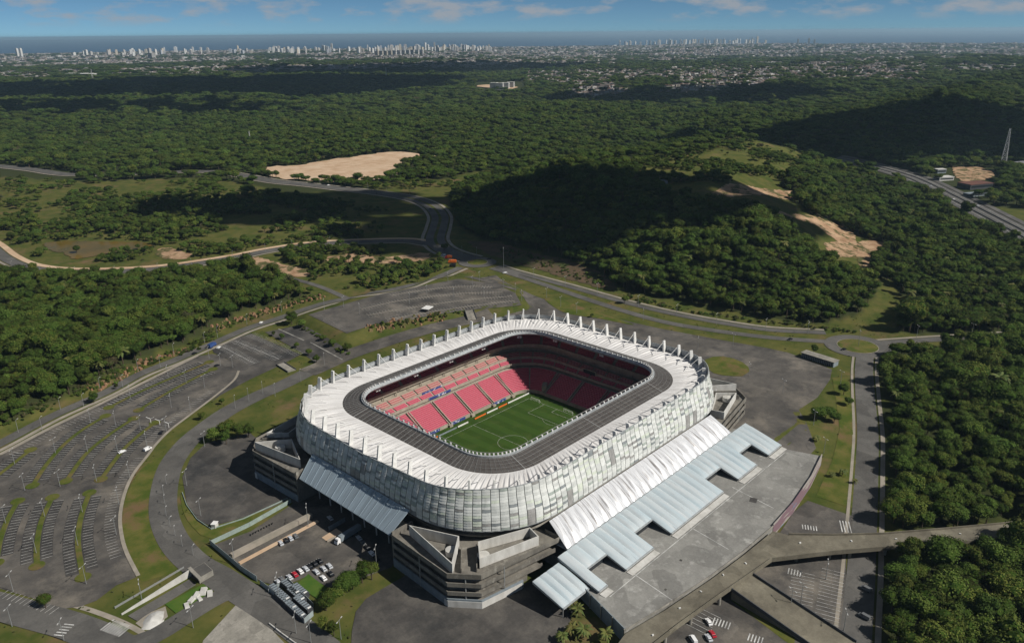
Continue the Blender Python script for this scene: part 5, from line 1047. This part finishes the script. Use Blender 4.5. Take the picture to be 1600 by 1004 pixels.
TREEV = [crown_mesh('tree_form', 100+i, m, 1700, rx, rz_, lb, zc) for i, (m, rx, rz_, lb, zc) in enumerate([('leaf', 5.2, 3.6, 10, 6.0), ('leaf', 4.6, 3.9, 9, 6.6), ('leaf', 5.6, 3.2, 11, 5.4), ('leaf', 4.2, 3.4, 8, 5.6), ('leaf_lime', 4.6, 3.2, 9, 5.6), ('leaf', 5.0, 4.2, 10, 7.2), ('leaf_dry', 3.8, 2.8, 8, 4.6), ('leaf', 3.6, 5.2, 9, 7.8), ('leaf_lime', 5.8, 2.4, 12, 6.6), ('leaf', 6.4, 2.6, 14, 6.2), ('leaf', 3.0, 3.0, 6, 5.0)])]
TREEV.append(palm_mesh(5, 7.5, 16, 3.8))
BUSHV = [crown_mesh('bush_form', 200+i, m, 420, 2.3, 1.7, 6, 1.5, False, 0.5) for i, m in enumerate(['leaf', 'leaf_lime', 'leaf', 'leaf_dry'])]
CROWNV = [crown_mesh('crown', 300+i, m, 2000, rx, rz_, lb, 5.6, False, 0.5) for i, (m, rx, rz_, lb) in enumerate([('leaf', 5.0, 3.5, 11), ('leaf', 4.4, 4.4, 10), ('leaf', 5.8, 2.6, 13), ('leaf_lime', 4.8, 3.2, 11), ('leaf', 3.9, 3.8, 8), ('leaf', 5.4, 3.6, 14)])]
TRUNK = trunk_mesh(5.6)
def single_tree(x, y, s, label, group=None, v=None, rz=None, cat='tree', name='broadleaf_tree', zs=None):
    t = thing(name, label, cat, (x, y, g1(x, y)), random.uniform(0, 6.28) if rz is None else rz, group, (s, s, zs or s*random.uniform(0.9, 1.15)))
    link('trunk', TRUNK, t); link('crown', CROWNV[random.randrange(6) if v is None else v], t); return t
def palm(x, y, s, label, group=None):
    t = thing('palm_tree', label, 'palm', (x, y, g1(x, y)), random.uniform(0, 6.28), group, (s, s, s)); r = random.randrange(9999)
    me_ = palm_mesh(r, 4.2, 22, 4.0); link('crown', me_, t); MB().tube((0, 0, -0.3), (0.2, 0.1, 4.2), 0.3, 0.22, n=7).build('trunk', 'bark', t)
# trees that stand on their own
for u, v, s, lb in [(338, 690, 1.1, 'round tree at the left of the clump beside the tower forecourt'), (355, 682, 1.25, 'tall tree in the middle of the clump beside the tower forecourt'), (372, 685, 1.15, 'bushy tree at the right of the clump beside the tower forecourt'), (389, 683, 0.95, 'smallest tree of the clump beside the tower forecourt'), (354, 694, 1.0, 'front tree of the clump beside the tower forecourt'),
                    (456, 507, 1.3, 'large bright green tree at the corner of the shaded car park'), (474, 512, 0.85, 'dark small tree right of the large bright one at the shaded car park'), (522, 541, 0.8, 'dark tree on the bank behind the shaded car park, left of two'), (543, 549, 0.85, 'dark tree at the lower end of the bank behind the shaded car park'), (505, 533, 0.65, 'small dark tree in the hedge line of the shaded car park'), (428, 525, 0.55, 'tiny tree at the upper left side of the shaded car park'), (441, 530, 0.5, 'tiny tree second along the left side of the shaded car park'), (462, 544, 0.55, 'tiny tree third along the left side of the shaded car park'), (483, 556, 0.6, 'tiny dark tree fourth along the left side of the shaded car park'), (495, 566, 0.7, 'tiny dark tree at the bottom of the shaded car park'),
                    (521, 941, 1.05, 'big dark tree behind the compound containers, leftmost of the yard trees'), (537, 930, 1.15, 'big dark tree second from the compound in the yard row'), (551, 920, 1.0, 'dark tree in the middle of the yard row'), (566, 910, 1.05, 'dark tree fourth from the compound in the yard row'), (581, 905, 1.1, 'dark tree nearest the tall lamp at the yard row end'), (510, 953, 0.95, 'low dark tree at the corner of the container compound'), (506, 985, 0.8, 'small dark tree beside the road at the bottom, left of the apron'), (522, 992, 0.75, 'small dark tree near the bottom edge beside the apron verge'),
                    (147, 629, 0.8, 'small round tree beside the perimeter road below the left forest'), (182, 608, 0.45, 'tiny bright tree on the pavement of the perimeter road'), (1271, 552, 0.75, 'small dark tree behind the long louvred building'), (1276, 657, 1.0, 'spreading tree at the edge of the plaza, left of the verge group'), (1290, 652, 1.05, 'spreading dark tree in the middle of the verge group'), (1303, 660, 0.8, 'bright small tree at the right of the verge group'), (1318, 617, 0.85, 'dark tree high on the verge beside the valley road'), (1326, 632, 0.7, 'small tree beside the valley road below the dark one'),
                    (976, 474, 0.8, 'lone tree on the median of the dual carriageway'), (694, 392, 0.95, 'dark tree at the road junction beside the highway bend'), (925, 496, 0.4, 'tiny shrub-like tree on the plaza verge behind the roof'), (72, 950, 0.7, 'pale thin tree over the zebra crossing road at lower left'), (652, 441, 0.8, 'dark tree at the top edge of the upper car park'), (347, 632, 0.6, 'small tree on the ring road verge, upper one'), (317, 655, 0.6, 'small tree on the ring road verge, lower one'), (120, 396, 1.0, 'round dark tree standing in the muddy pond'), (545, 410, 0.9, 'dark tree on the bare track in the road triangle')]:
    p = at(u, v); single_tree(p[0], p[1], s, lb)
for u, v, s, lb in [(889, 948, 1.1, 'dark green palm nearest the pale blue canopy at the front apron'), (902, 962, 1.0, 'palm with yellowish fronds second below the canopy'), (893, 992, 1.05, 'palm at the lower left of the front palm group'), (912, 995, 1.15, 'large palm in the middle of the front palm group'), (946, 1000, 1.1, 'palm beside the deck wall at the bottom edge'), (878, 1003, 0.9, 'small palm at the bottom left of the palm group'), (1275, 690, 0.8, 'small palm on the plaza edge near the deck'), (1316, 742, 0.8, 'palm on the roadside lawn right of the deck'), (1300, 745, 0.6, 'smaller palm on the roadside lawn right of the deck'), (1335, 755, 0.55, 'short palm close to the valley road pavement')]:
    p = at(u, v); palm(p[0], p[1], s, lb)
# woodland
EXCL = [P2([(1450, 268), (1480, 262), (1552, 262), (1560, 284), (1548, 310), (1510, 306), (1480, 290)]), P2([(1560, 252), (1640, 256), (1640, 270), (1560, 266)]), P2([(60, 374), (150, 374), (240, 378), (246, 388), (175, 394), (140, 412), (70, 412)]), P2([(395, 278), (640, 306), (690, 330), (650, 345), (560, 318), (400, 300)]), P2([(-40, 258), (110, 268), (125, 286), (-40, 276)]), P2([(742, 128), (820, 128), (820, 144), (742, 144)])]
for L, o in ((L_nw[10:], 32), (L_h, -30), (L_e, -24), (L_w, 14)):
    A = offset_line(L, o*0.3)[::4]; B_ = offset_line(L, o)[::4]; EXCL.append([tuple(p) for p in A]+[tuple(p) for p in B_[::-1]])
def paved(x, y, pad):
    r = np.zeros(x.shape, bool)
    for p in SHEETS+EXCL: r |= inpoly(x, y, p)
    for L, hw in ROADS: r |= pdist(x, y, L[::3].tolist()+[L[-1].tolist()], False) < hw+pad
    return r
def view(x, y, z, m=140):
    P = np.stack([x, y, z], 1)-CAM; D = P@_F; u = 800+FPX*(P@_R)/D; v = 502-FPX*(P@_U)/D
    return u, v, (D > 50) & (u > -m) & (u < 1600+m) & (v < 1004+m)
pts = []
for (d0, d1, sp, sc) in ((0, 1250, 6.9, 1.15), (1250, 2600, 11.5, 1.45), (2600, 5200, 22, 2.5), (5200, 8600, 50, 4.6), (8600, 14500, 100, 5.5)):
    gx, gy = np.meshgrid(np.arange(-d1, d1, sp), np.arange(-d1, d1, sp)); gx = gx.ravel()+CAM[0]+rng.uniform(-sp*.48, sp*.48, gx.size); gy = gy.ravel()+CAM[1]+rng.uniform(-sp*.48, sp*.48, gy.size)
    d = np.hypot(gx-CAM[0], gy-CAM[1]); k = (d >= d0) & (d < d1); gx, gy, d = gx[k], gy[k], d[k]
    z = gh(gx, gy); u, v, ok = view(gx, gy, z); gx, gy, d, z = gx[ok], gy[ok], d[ok], z[ok]
    c = cover(gx, gy); k = (c == 1) | ((c == 2) & (0.65*vnoise(gx/38, gy/38)+0.4*vnoise(gx/110+4, gy/110)+0.3*vnoise(gx/13, gy/13) > np.where(inpoly(gx, gy, SCRUB['hilltop']), 0.64, 0.63)))
    if d1 <= 1250: k &= ~((c == 2) & inpoly(gx, gy, MEADOW) & (rng.random(gx.size) < 0.85))
    if d0 >= 2600: k |= (c == 3) & (rng.random(gx.size) < 0.22)
    gx, gy, d, z, c = gx[k], gy[k], d[k], z[k], c[k]
    pv = paved(gx, gy, 3.5 if d1 <= 1250 else 2); gx, gy, d, z, c = gx[~pv], gy[~pv], d[~pv], z[~pv], c[~pv]
    s = sc*rng.uniform(0.62, 1.38, gx.size)*np.where(c == 2, 0.68, 1.0)*(0.7+0.6*vnoise(gx/60, gy/60))*np.where(rng.random(gx.size) < 0.06, 1.35, 1.0); zs = s*rng.uniform(0.8, 1.2, gx.size)/(1 if sc < 1.2 else sc**0.62)
    pts.append(np.column_stack([gx, gy, z, s, zs, d, c]))
pts = np.vstack(pts)
# the 255 woodland trees that show largest are objects of their own
u, v, _ = view(pts[:, 0], pts[:, 1], pts[:, 2]+5, 0); inside = (u > -15) & (u < 1615) & (v < 1015) & (pts[:, 6] == 1)
order = np.argsort(np.where(inside, pts[:, 5], 1e9))[:255]
for i in order:
    x, y, z, s, zs, d, _c = pts[i]
    g_ = 'right_low' if inpoly(x, y, FOREST['right_low']) else ('right' if inpoly(x, y, FOREST['right']) else 'left')
    lb, gp = {'right_low': ('dense green tree in the wood below the viaduct at the lower right', 'trees of the wood below the viaduct'), 'right': ('dense green tree in the wood beyond the viaduct, right of the valley road', 'trees of the wood right of the valley road'), 'left': ('dense green tree in the forest above the curved car park on the left', 'trees of the left forest')}[g_]
    single_tree(x, y, s, lb, gp, zs=zs)
mask = np.ones(len(pts), bool); mask[order] = False; pts = pts[mask]
def scatter(name, P, forms, label, weights):
    me_ = bpy.data.meshes.new(name); me_.from_pydata(P[:, :3].tolist(), [], []); n_ = len(P)
    a = me_.attributes.new('size', 'FLOAT_VECTOR', 'POINT'); a.data.foreach_set('vector', np.column_stack([P[:, 3], P[:, 3], P[:, 4]]).ravel())
    a = me_.attributes.new('turn', 'FLOAT_VECTOR', 'POINT'); a.data.foreach_set('vector', np.column_stack([np.zeros(n_), np.zeros(n_), rng.uniform(0, 6.28, n_)]).ravel())
    a = me_.attributes.new('form', 'INT', 'POINT'); a.data.foreach_set('value', rng.choice(len(forms), n_, p=np.array(weights)/sum(weights)).astype(np.int32))
    o = link(name, me_); tag(o, label, 'forest' if 'forest' in name else 'bushes', kind='stuff')
    c = bpy.data.collections.new(name+'_forms')
    for k, f in enumerate(forms): q = bpy.data.objects.new('%s_form_%02d' % (name, k), f); c.objects.link(q)
    ng = bpy.data.node_groups.new(name, 'GeometryNodeTree'); ng.interface.new_socket('Geometry', in_out='INPUT', socket_type='NodeSocketGeometry'); ng.interface.new_socket('Geometry', in_out='OUTPUT', socket_type='NodeSocketGeometry')
    N, Lk = ng.nodes, ng.links; gi, go = N.new('NodeGroupInput'), N.new('NodeGroupOutput'); ip = N.new('GeometryNodeInstanceOnPoints'); ci = N.new('GeometryNodeCollectionInfo')
    ci.inputs['Collection'].default_value = c; ci.inputs['Separate Children'].default_value = True; ci.inputs['Reset Children'].default_value = True
    def att(nm, ty): q = N.new('GeometryNodeInputNamedAttribute'); q.data_type = ty; q.inputs['Name'].default_value = nm; return q.outputs['Attribute']
    Lk.new(gi.outputs[0], ip.inputs['Points']); Lk.new(ci.outputs[0], ip.inputs['Instance']); ip.inputs['Pick Instance'].default_value = True
    Lk.new(att('form', 'INT'), ip.inputs['Instance Index']); Lk.new(att('size', 'FLOAT_VECTOR'), ip.inputs['Scale']); Lk.new(att('turn', 'FLOAT_VECTOR'), ip.inputs['Rotation']); Lk.new(ip.outputs[0], go.inputs[0])
    md = o.modifiers.new('scatter', 'NODES'); md.node_group = ng
    return o
near = pts[:, 5] < 1250
scatter('forest', pts[near & (pts[:, 6] == 1)], TREEV, 'dense forest of broadleaf trees covering the hill and the land around the stadium', [4, 4, 4, 3, 1.6, 4, 0.9, 3, 1.2, 3, 3, 1.0])
scatter('far_forest', pts[~near], TREEV[:11], 'distant forest stretching from the stadium hills towards the city', [4, 4, 4, 3, 2.0, 4, 0.6, 2, 1.6, 3, 2])
sc_ = pts[near & (pts[:, 6] == 2)]; scatter('scrub_bushes', np.vstack([sc_, np.column_stack([sc_[:, 0]+rng.normal(0, 5, len(sc_)), sc_[:, 1]+rng.normal(0, 5, len(sc_)), gh(sc_[:, 0], sc_[:, 1]), sc_[:, 3:]])]), BUSHV+TREEV[:5], 'scattered bushes and small trees on the meadows and hilltop clearing', [5, 3, 4, 2.5, 2, 2, 2, 2, 2.5])
# low bushes on the earth banks
bl = []
for px, w, n_ in (([(150, 606), (205, 578), (300, 543), (340, 515), (430, 483), (500, 463)], 7, 260), ([(585, 510), (640, 503), (700, 493), (725, 490)], 4, 60), ([(470, 512), (500, 528), (545, 555)], 3, 30), ([(780, 392), (860, 415), (950, 448)], 14, 160), ([(0, 660), (100, 618), (200, 572)], 6, 120), ([(1340, 520), (1240, 508), (1100, 490), (980, 464)], 5, 140)):
    L = px_line(px, 2)
    for k in range(n_): q = L[rng.integers(len(L))]+rng.normal(0, w/2, 2); s = rng.uniform(0.35, 1.0); bl.append((q[0], q[1], g1(*q), s, s*rng.uniform(0.7, 1.1)))
scatter('bank_bushes', np.array(bl), BUSHV, 'low bushes growing on the earth banks beside the roads', [4, 3, 4, 4])

wx = rng.uniform(-330, 420, 9000); wy = rng.uniform(-260, 420, 9000); wz = gh(wx, wy); _, _, ok = view(wx, wy, wz, 10); ok &= (cover(wx, wy) == 0) & ~((np.abs(wx) < 135) & (np.abs(wy) < 130))
pv_ = np.zeros(wx.shape, bool)
for p_, q_ in zip(SHEETS, [0]*len(SHEETS)): pv_ |= inpoly(wx, wy, p_)
for L, hw in ROADS: pv_ |= pdist(wx, wy, L[::3].tolist()+[L[-1].tolist()], False) < hw+0.6
ok &= ~pv_ & (vnoise(wx/16, wy/16) > 0.42); wx, wy, wz = wx[ok], wy[ok], wz[ok]; ws = rng.uniform(0.10, 0.34, wx.size)
scatter('verge_weeds', np.column_stack([wx, wy, wz, ws, ws*0.7]), BUSHV, 'rough weeds and tufts on the grass verges around the car parks', [3, 2, 3, 5])

# ------------------------------------------------------------------ beyond the forest: town, skyline, masts
hb = MB(); rt = random.Random(5)
for (d0, d1, sp, hs_) in ((2300, 6500, 20, 1.1), (6500, 10500, 44, 2.0), (10500, 15500, 90, 3.2)):
    gx, gy = np.meshgrid(np.arange(-d1, d1, sp), np.arange(-d1, d1, sp)); gx = gx.ravel()+CAM[0]+rng.uniform(-sp*.4, sp*.4, gx.size); gy = gy.ravel()+CAM[1]+rng.uniform(-sp*.4, sp*.4, gy.size)
    d = np.hypot(gx-CAM[0], gy-CAM[1]); k = (d >= d0) & (d < d1); gx, gy = gx[k], gy[k]; z = gh(gx, gy); u, v, ok = view(gx, gy, z, 30); gx, gy, z = gx[ok], gy[ok], z[ok]
    k = (cover(gx, gy) == 3) & (rng.random(gx.size) < 0.62); gx, gy, z = gx[k], gy[k], z[k]
    if d0 < 3000:
        k = np.zeros(gx.shape, bool)
        for p in TOWN: k |= inpoly(gx, gy, p)
        gx, gy, z = gx[k | (np.hypot(gx-CAM[0], gy-CAM[1]) > 3600)], gy[k | (np.hypot(gx-CAM[0], gy-CAM[1]) > 3600)], z[k | (np.hypot(gx-CAM[0], gy-CAM[1]) > 3600)]
    for x, y, zz in zip(gx, gy, z):
        w, l_, h = rt.uniform(7, 13)*hs_, rt.uniform(8, 19)*hs_, rt.uniform(4, 8.5)*hs_**0.75; a = rt.uniform(0, 1.5); C, S = math.cos(a), math.sin(a); o = len(hb.v)
        for q in (-1.0, h):
            for i, j in ((-1, -1), (1, -1), (1, 1), (-1, 1)): hb.v.append((x+i*w/2*C-j*l_/2*S, y+i*w/2*S+j*l_/2*C, zz+q))
        hb.v += [(x-w/2*C*0, y, zz+h)]
        hb.f += [(o, o+1, o+5, o+4), (o+1, o+2, o+6, o+5), (o+2, o+3, o+7, o+6), (o+3, o, o+4, o+7), (o+4, o+5, o+6, o+7)]; wm_ = rt.choice((0, 0, 0, 1, 2)); rm = rt.choices((3, 2, 1, 0), (5, 3.5, 0.8, 1))[0]; hb.mi += [wm_]*4+[rm]
tag(hb.build('town_houses', ['town_wall', 'town_white', 'town_grey', 'tile']), 'mass of small houses of the town spread over the distant plain', 'houses', kind='stuff')
TW = []
for k in range(6):
    b = MB(); r = random.Random(k); m0 = 'tower%d' % (k % 5); b.box((0, 0, 0.48), (1, 1, 0.96)); b.box((0.1*r.uniform(-1, 1), 0, 0.98), (0.5, 0.5, 0.08)); 
    if k % 2: b.box((0.55, 0, 0.44), (0.35, 0.7, 0.88))
    TW.append(b.mesh('tower_block', m0))
def skyline(n_, us, dist, hts, label, group, wd=(20, 34)):
    r = random.Random(n_)
    for k in range(n_):
        u = us(r); d = r.uniform(*dist); a = math.atan2((u-800), FPX/math.cos(PIT)); x = CAM[0]+d*math.cos(YAW-a); y = CAM[1]+d*math.sin(YAW-a)
        o = link('tower_block', TW[r.randrange(6)], None, (x, y, g1(x, y)-3), r.uniform(0, 1.5)); w = r.uniform(*wd); o.scale = (w, w*r.uniform(0.7, 1.4), r.uniform(*hts)*(1.0 if r.random() < 0.85 else 1.25)); tag(o, label, 'tower block', group)
skyline(110, lambda r: r.uniform(440, 775), (11800, 13600), (55, 105), 'pale high-rise in the densest part of the coastal skyline', 'high-rises of the dense skyline')
skyline(52, lambda r: r.uniform(190, 450), (12000, 14200), (40, 100), 'pale high-rise in the thinner left part of the coastal skyline', 'high-rises left of the dense skyline')
skyline(9, lambda r: r.uniform(100, 190), (12500, 13500), (50, 90), 'pale high-rise standing apart at the far left of the skyline', 'lone high-rises at the far left')
skyline(70, lambda r: r.uniform(970, 1205), (15000, 17000), (55, 105), 'tiny pale tower on the second skyline right of the middle', 'towers of the right skyline', (20, 30))
for u, h, lb in ((26, 120, 'left one of the twin towers at the left edge of the skyline'), (32, 120, 'right one of the twin towers at the left edge of the skyline'), (1253, 110, 'thin tower standing alone right of the second skyline'), (1270, 120, 'tall thin tower, second of the lone group at the right'), (1279, 100, 'thin tower, last of the lone group at the right')): skyline(1, lambda r, u=u: u, (13000, 13010), (h, h+1), lb, None, (26, 27))
def block(u, v, w, l_, h, rz, m, label, floors=5, name='apartment_block', cat='building', roof='town_white'):
    p = at(u, v); t = thing(name, label, cat, tuple(p), rz)
    MB().box((0, 0, h/2-1), (w, l_, h+2)).build('wall', m, t); MB().box((0, 0, h+0.3), (w+0.6, l_+0.6, 0.6)).build('roof', roof, t)
    b = MB()
    for f in range(floors): 
        for s in (-1, 1): b.box((s*(w/2+0.03), 0, (f+0.55)*h/floors), (0.1, l_*0.9, h/floors*0.4)); b.box((0, s*(l_/2+0.03), (f+0.55)*h/floors), (w*0.9, 0.1, h/floors*0.4))
    tag(b.build('window_bands', 'glass', t), kind='stuff')
for k, (u, v, h) in enumerate([(772, 139, 24), (781, 140, 25), (790, 139, 24), (798, 137, 22)]): block(u, v, 22, 30, h, 0.5, 'town_white', 'white apartment block in the forest clearing, %s of four from the left' % ('first', 'second', 'third', 'fourth')[k])
for k in range(11): block(589+k*7, 88-k*0.25, 30, 45, 60, 0.4, 'tower2' if k < 4 else 'tower0', 'tall apartment slab in front of the skyline, number %s of the row' % ('one', 'two', 'three', 'four', 'five', 'six', 'seven', 'eight', 'nine', 'ten', 'eleven')[k], 8)
for k in range(7): block(1465+k*19, 111-abs(k-3)*0.8, 30, 22, 15, 0.9+0.1*k, 'town_wall' if k % 2 else 'town_white', 'pale housing block on the right hillside, %s from the left' % ('first', 'second', 'third', 'fourth', 'fifth', 'sixth', 'seventh')[k], 4)
block(125, 119, 300, 90, 16, YAW+1.57-0.35, 'town_white', 'long white factory hall in the distance on the left', 1, 'factory_hall', 'hall', 'white_paint'); block(238, 93, 60, 60, 70, 0.4, 'tower1', 'grey tower block alone in front of the left skyline', 9)
block(1474, 281, 26, 14, 5, -0.6, 'town_white', 'white flat-roofed filling station beside the motorway', 1, 'filling_station', 'building'); block(1468, 270, 16, 10, 6, -0.6, 'bluegrey', 'small blue-roofed building behind the filling station', 1, 'small_building'); block(1523, 293, 44, 24, 7, -0.5, 'wall_dark', 'dark rust-roofed shed below the bare cutting', 1, 'workshop_shed', 'shed', 'roof_rust'); block(1530, 305, 50, 10, 4, -0.5, 'bluegrey', 'long blue-grey shed beside the motorway', 1, 'long_shed', 'shed', 'bluegrey'); block(1556, 292, 18, 8, 5, -0.5, 'town_wall', 'small orange-roofed house right of the rust-roofed shed', 1, 'house', 'house', 'tile'); block(1590, 262, 60, 26, 7, -0.4, 'town_white', 'grey-roofed hall at the right edge beside the lattice mast', 1, 'hall', 'hall', 'town_grey')
block(1032, 287, 34, 16, 4, 0.6, 'bluegrey', 'low blue-grey roof on the hilltop clearing', 1, 'hilltop_shed', 'shed', 'bluegrey'); block(980, 277, 30, 10, 4, 0.6, 'town_wall', 'low pale ruin at the edge of the hilltop forest', 1, 'ruined_wall', 'building', 'concrete')
def mast(u, v, h, w, label):
    p = at(u, v); t = thing('lattice_mast', label, 'mast', tuple(p)); b = MB(); n_ = 9; C = ((-1, -1), (1, -1), (1, 1), (-1, 1)); f = lambda k: w/2*(1-0.78*k/n_)
    for i, (sx, sy) in enumerate(C): MB().tube((sx*f(0), sy*f(0), -1), (sx*f(n_), sy*f(n_), h), 0.35*w/9, 0.18*w/9, n=5).build('leg', 'steel', t)
    for k in range(n_):
        z0, z1 = h*k/n_, h*(k+1)/n_
        for i in range(4): (a, c), (d, e) = C[i], C[(i+1) % 4]; b.bar((a*f(k), c*f(k), z0), (d*f(k+1), e*f(k+1), z1), 0.25*w/9); b.bar((d*f(k), e*f(k), z0), (a*f(k+1), c*f(k+1), z1), 0.25*w/9); b.bar((a*f(k), c*f(k), z0), (d*f(k), e*f(k), z0), 0.25*w/9)
    tag(b.build('bracing', 'white_paint', t), kind='stuff')
mast(1567, 259, 62, 8.5, 'tall white lattice mast beside the motorway at the right')
mast(391, 222, 24, 4, 'small distant mast in the forest left of the middle'); mast(604, 125, 60, 9, 'thin distant mast above the dark forest'); mast(145, 125, 60, 8, 'red-brown distant mast beside the white factory hall'); mast(1108, 215, 20, 3, 'thin mast on the ridge behind the hilltop clearing')

# ------------------------------------------------------------------ clouds that shade the land (high above, out of the frame)
def cloud(u, v, rx, ry, seed, alt=1000, lab=''):
    g_ = at(u, v); r = random.Random(seed); b = MB(); k = (alt-g_[2])/SUN.z; c = Vector(g_)+SUN*k
    for q in range(95):
        a = r.uniform(0, 6.283); m_ = math.sqrt(r.random()); x, y = rx*m_*math.cos(a), ry*m_*math.sin(a); rad = r.uniform(0.16, 0.30)*min(rx, ry)*(1.25-0.6*m_); bm_ = bmesh.new(); bmesh.ops.create_icosphere(bm_, subdivisions=2, radius=rad)
        ca, sa = math.cos(YAW-math.pi/2), math.sin(YAW-math.pi/2); X, Y = x*ca-y*sa, x*sa+y*ca
        b.add([(X+v_.co.x*1.25, Y+v_.co.y*1.25, max(v_.co.z*0.7, -rad*0.25)+r.uniform(-0.04, 0.04)*rad) for v_ in bm_.verts], [tuple(v_.index for v_ in f.verts) for f in bm_.faces]); bm_.free()
    tag(b.build('cloud', 'cloud', loc=c, smooth=True), lab, 'cloud', kind='stuff')
cloud(930, 325, 290, 135, 1, lab='cumulus cloud shading the forest hill behind the stadium')
cloud(480, 322, 250, 105, 2, lab='small cumulus cloud shading the meadow left of the highway bend')
cloud(1420, 195, 480, 270, 3, lab='cumulus cloud shading the hills on the right')
cloud(300, 135, 1150, 800, 4, lab='broad cumulus cloud shading the far forest on the left')
cloud(640, 108, 1100, 900, 5, lab='broad cumulus cloud shading the forest before the dense skyline')
cloud(1060, 152, 520, 260, 6, lab='cumulus cloud shading the valley before the far town')
cloud(150, 172, 700, 170, 7, lab='cumulus cloud shading a strip of forest on the left')

# ------------------------------------------------------------------ haze
b = MB(); zlo = float(GZ.min())-1; b.box((9000, 9000, (zlo+246)/2), (100000, 100000, 246-zlo)); hz = b.build('haze', 'cloud'); hz.data.materials.clear()
hm = bpy.data.materials.new('haze_air'); hm.use_nodes = True; hm.node_tree.nodes.clear(); ho = hm.node_tree.nodes.new('ShaderNodeOutputMaterial'); pv_ = hm.node_tree.nodes.new('ShaderNodeVolumePrincipled')
pv_.inputs['Color'].default_value = (0.55, 0.80, 1.0, 1); pv_.inputs['Density'].default_value = 3.8e-5; pv_.inputs['Anisotropy'].default_value = 0.2; hm.node_tree.links.new(pv_.outputs[0], ho.inputs['Volume']); hz.data.materials.append(hm); tag(hz, 'thin bluish air haze over the whole landscape', 'haze', kind='stuff')
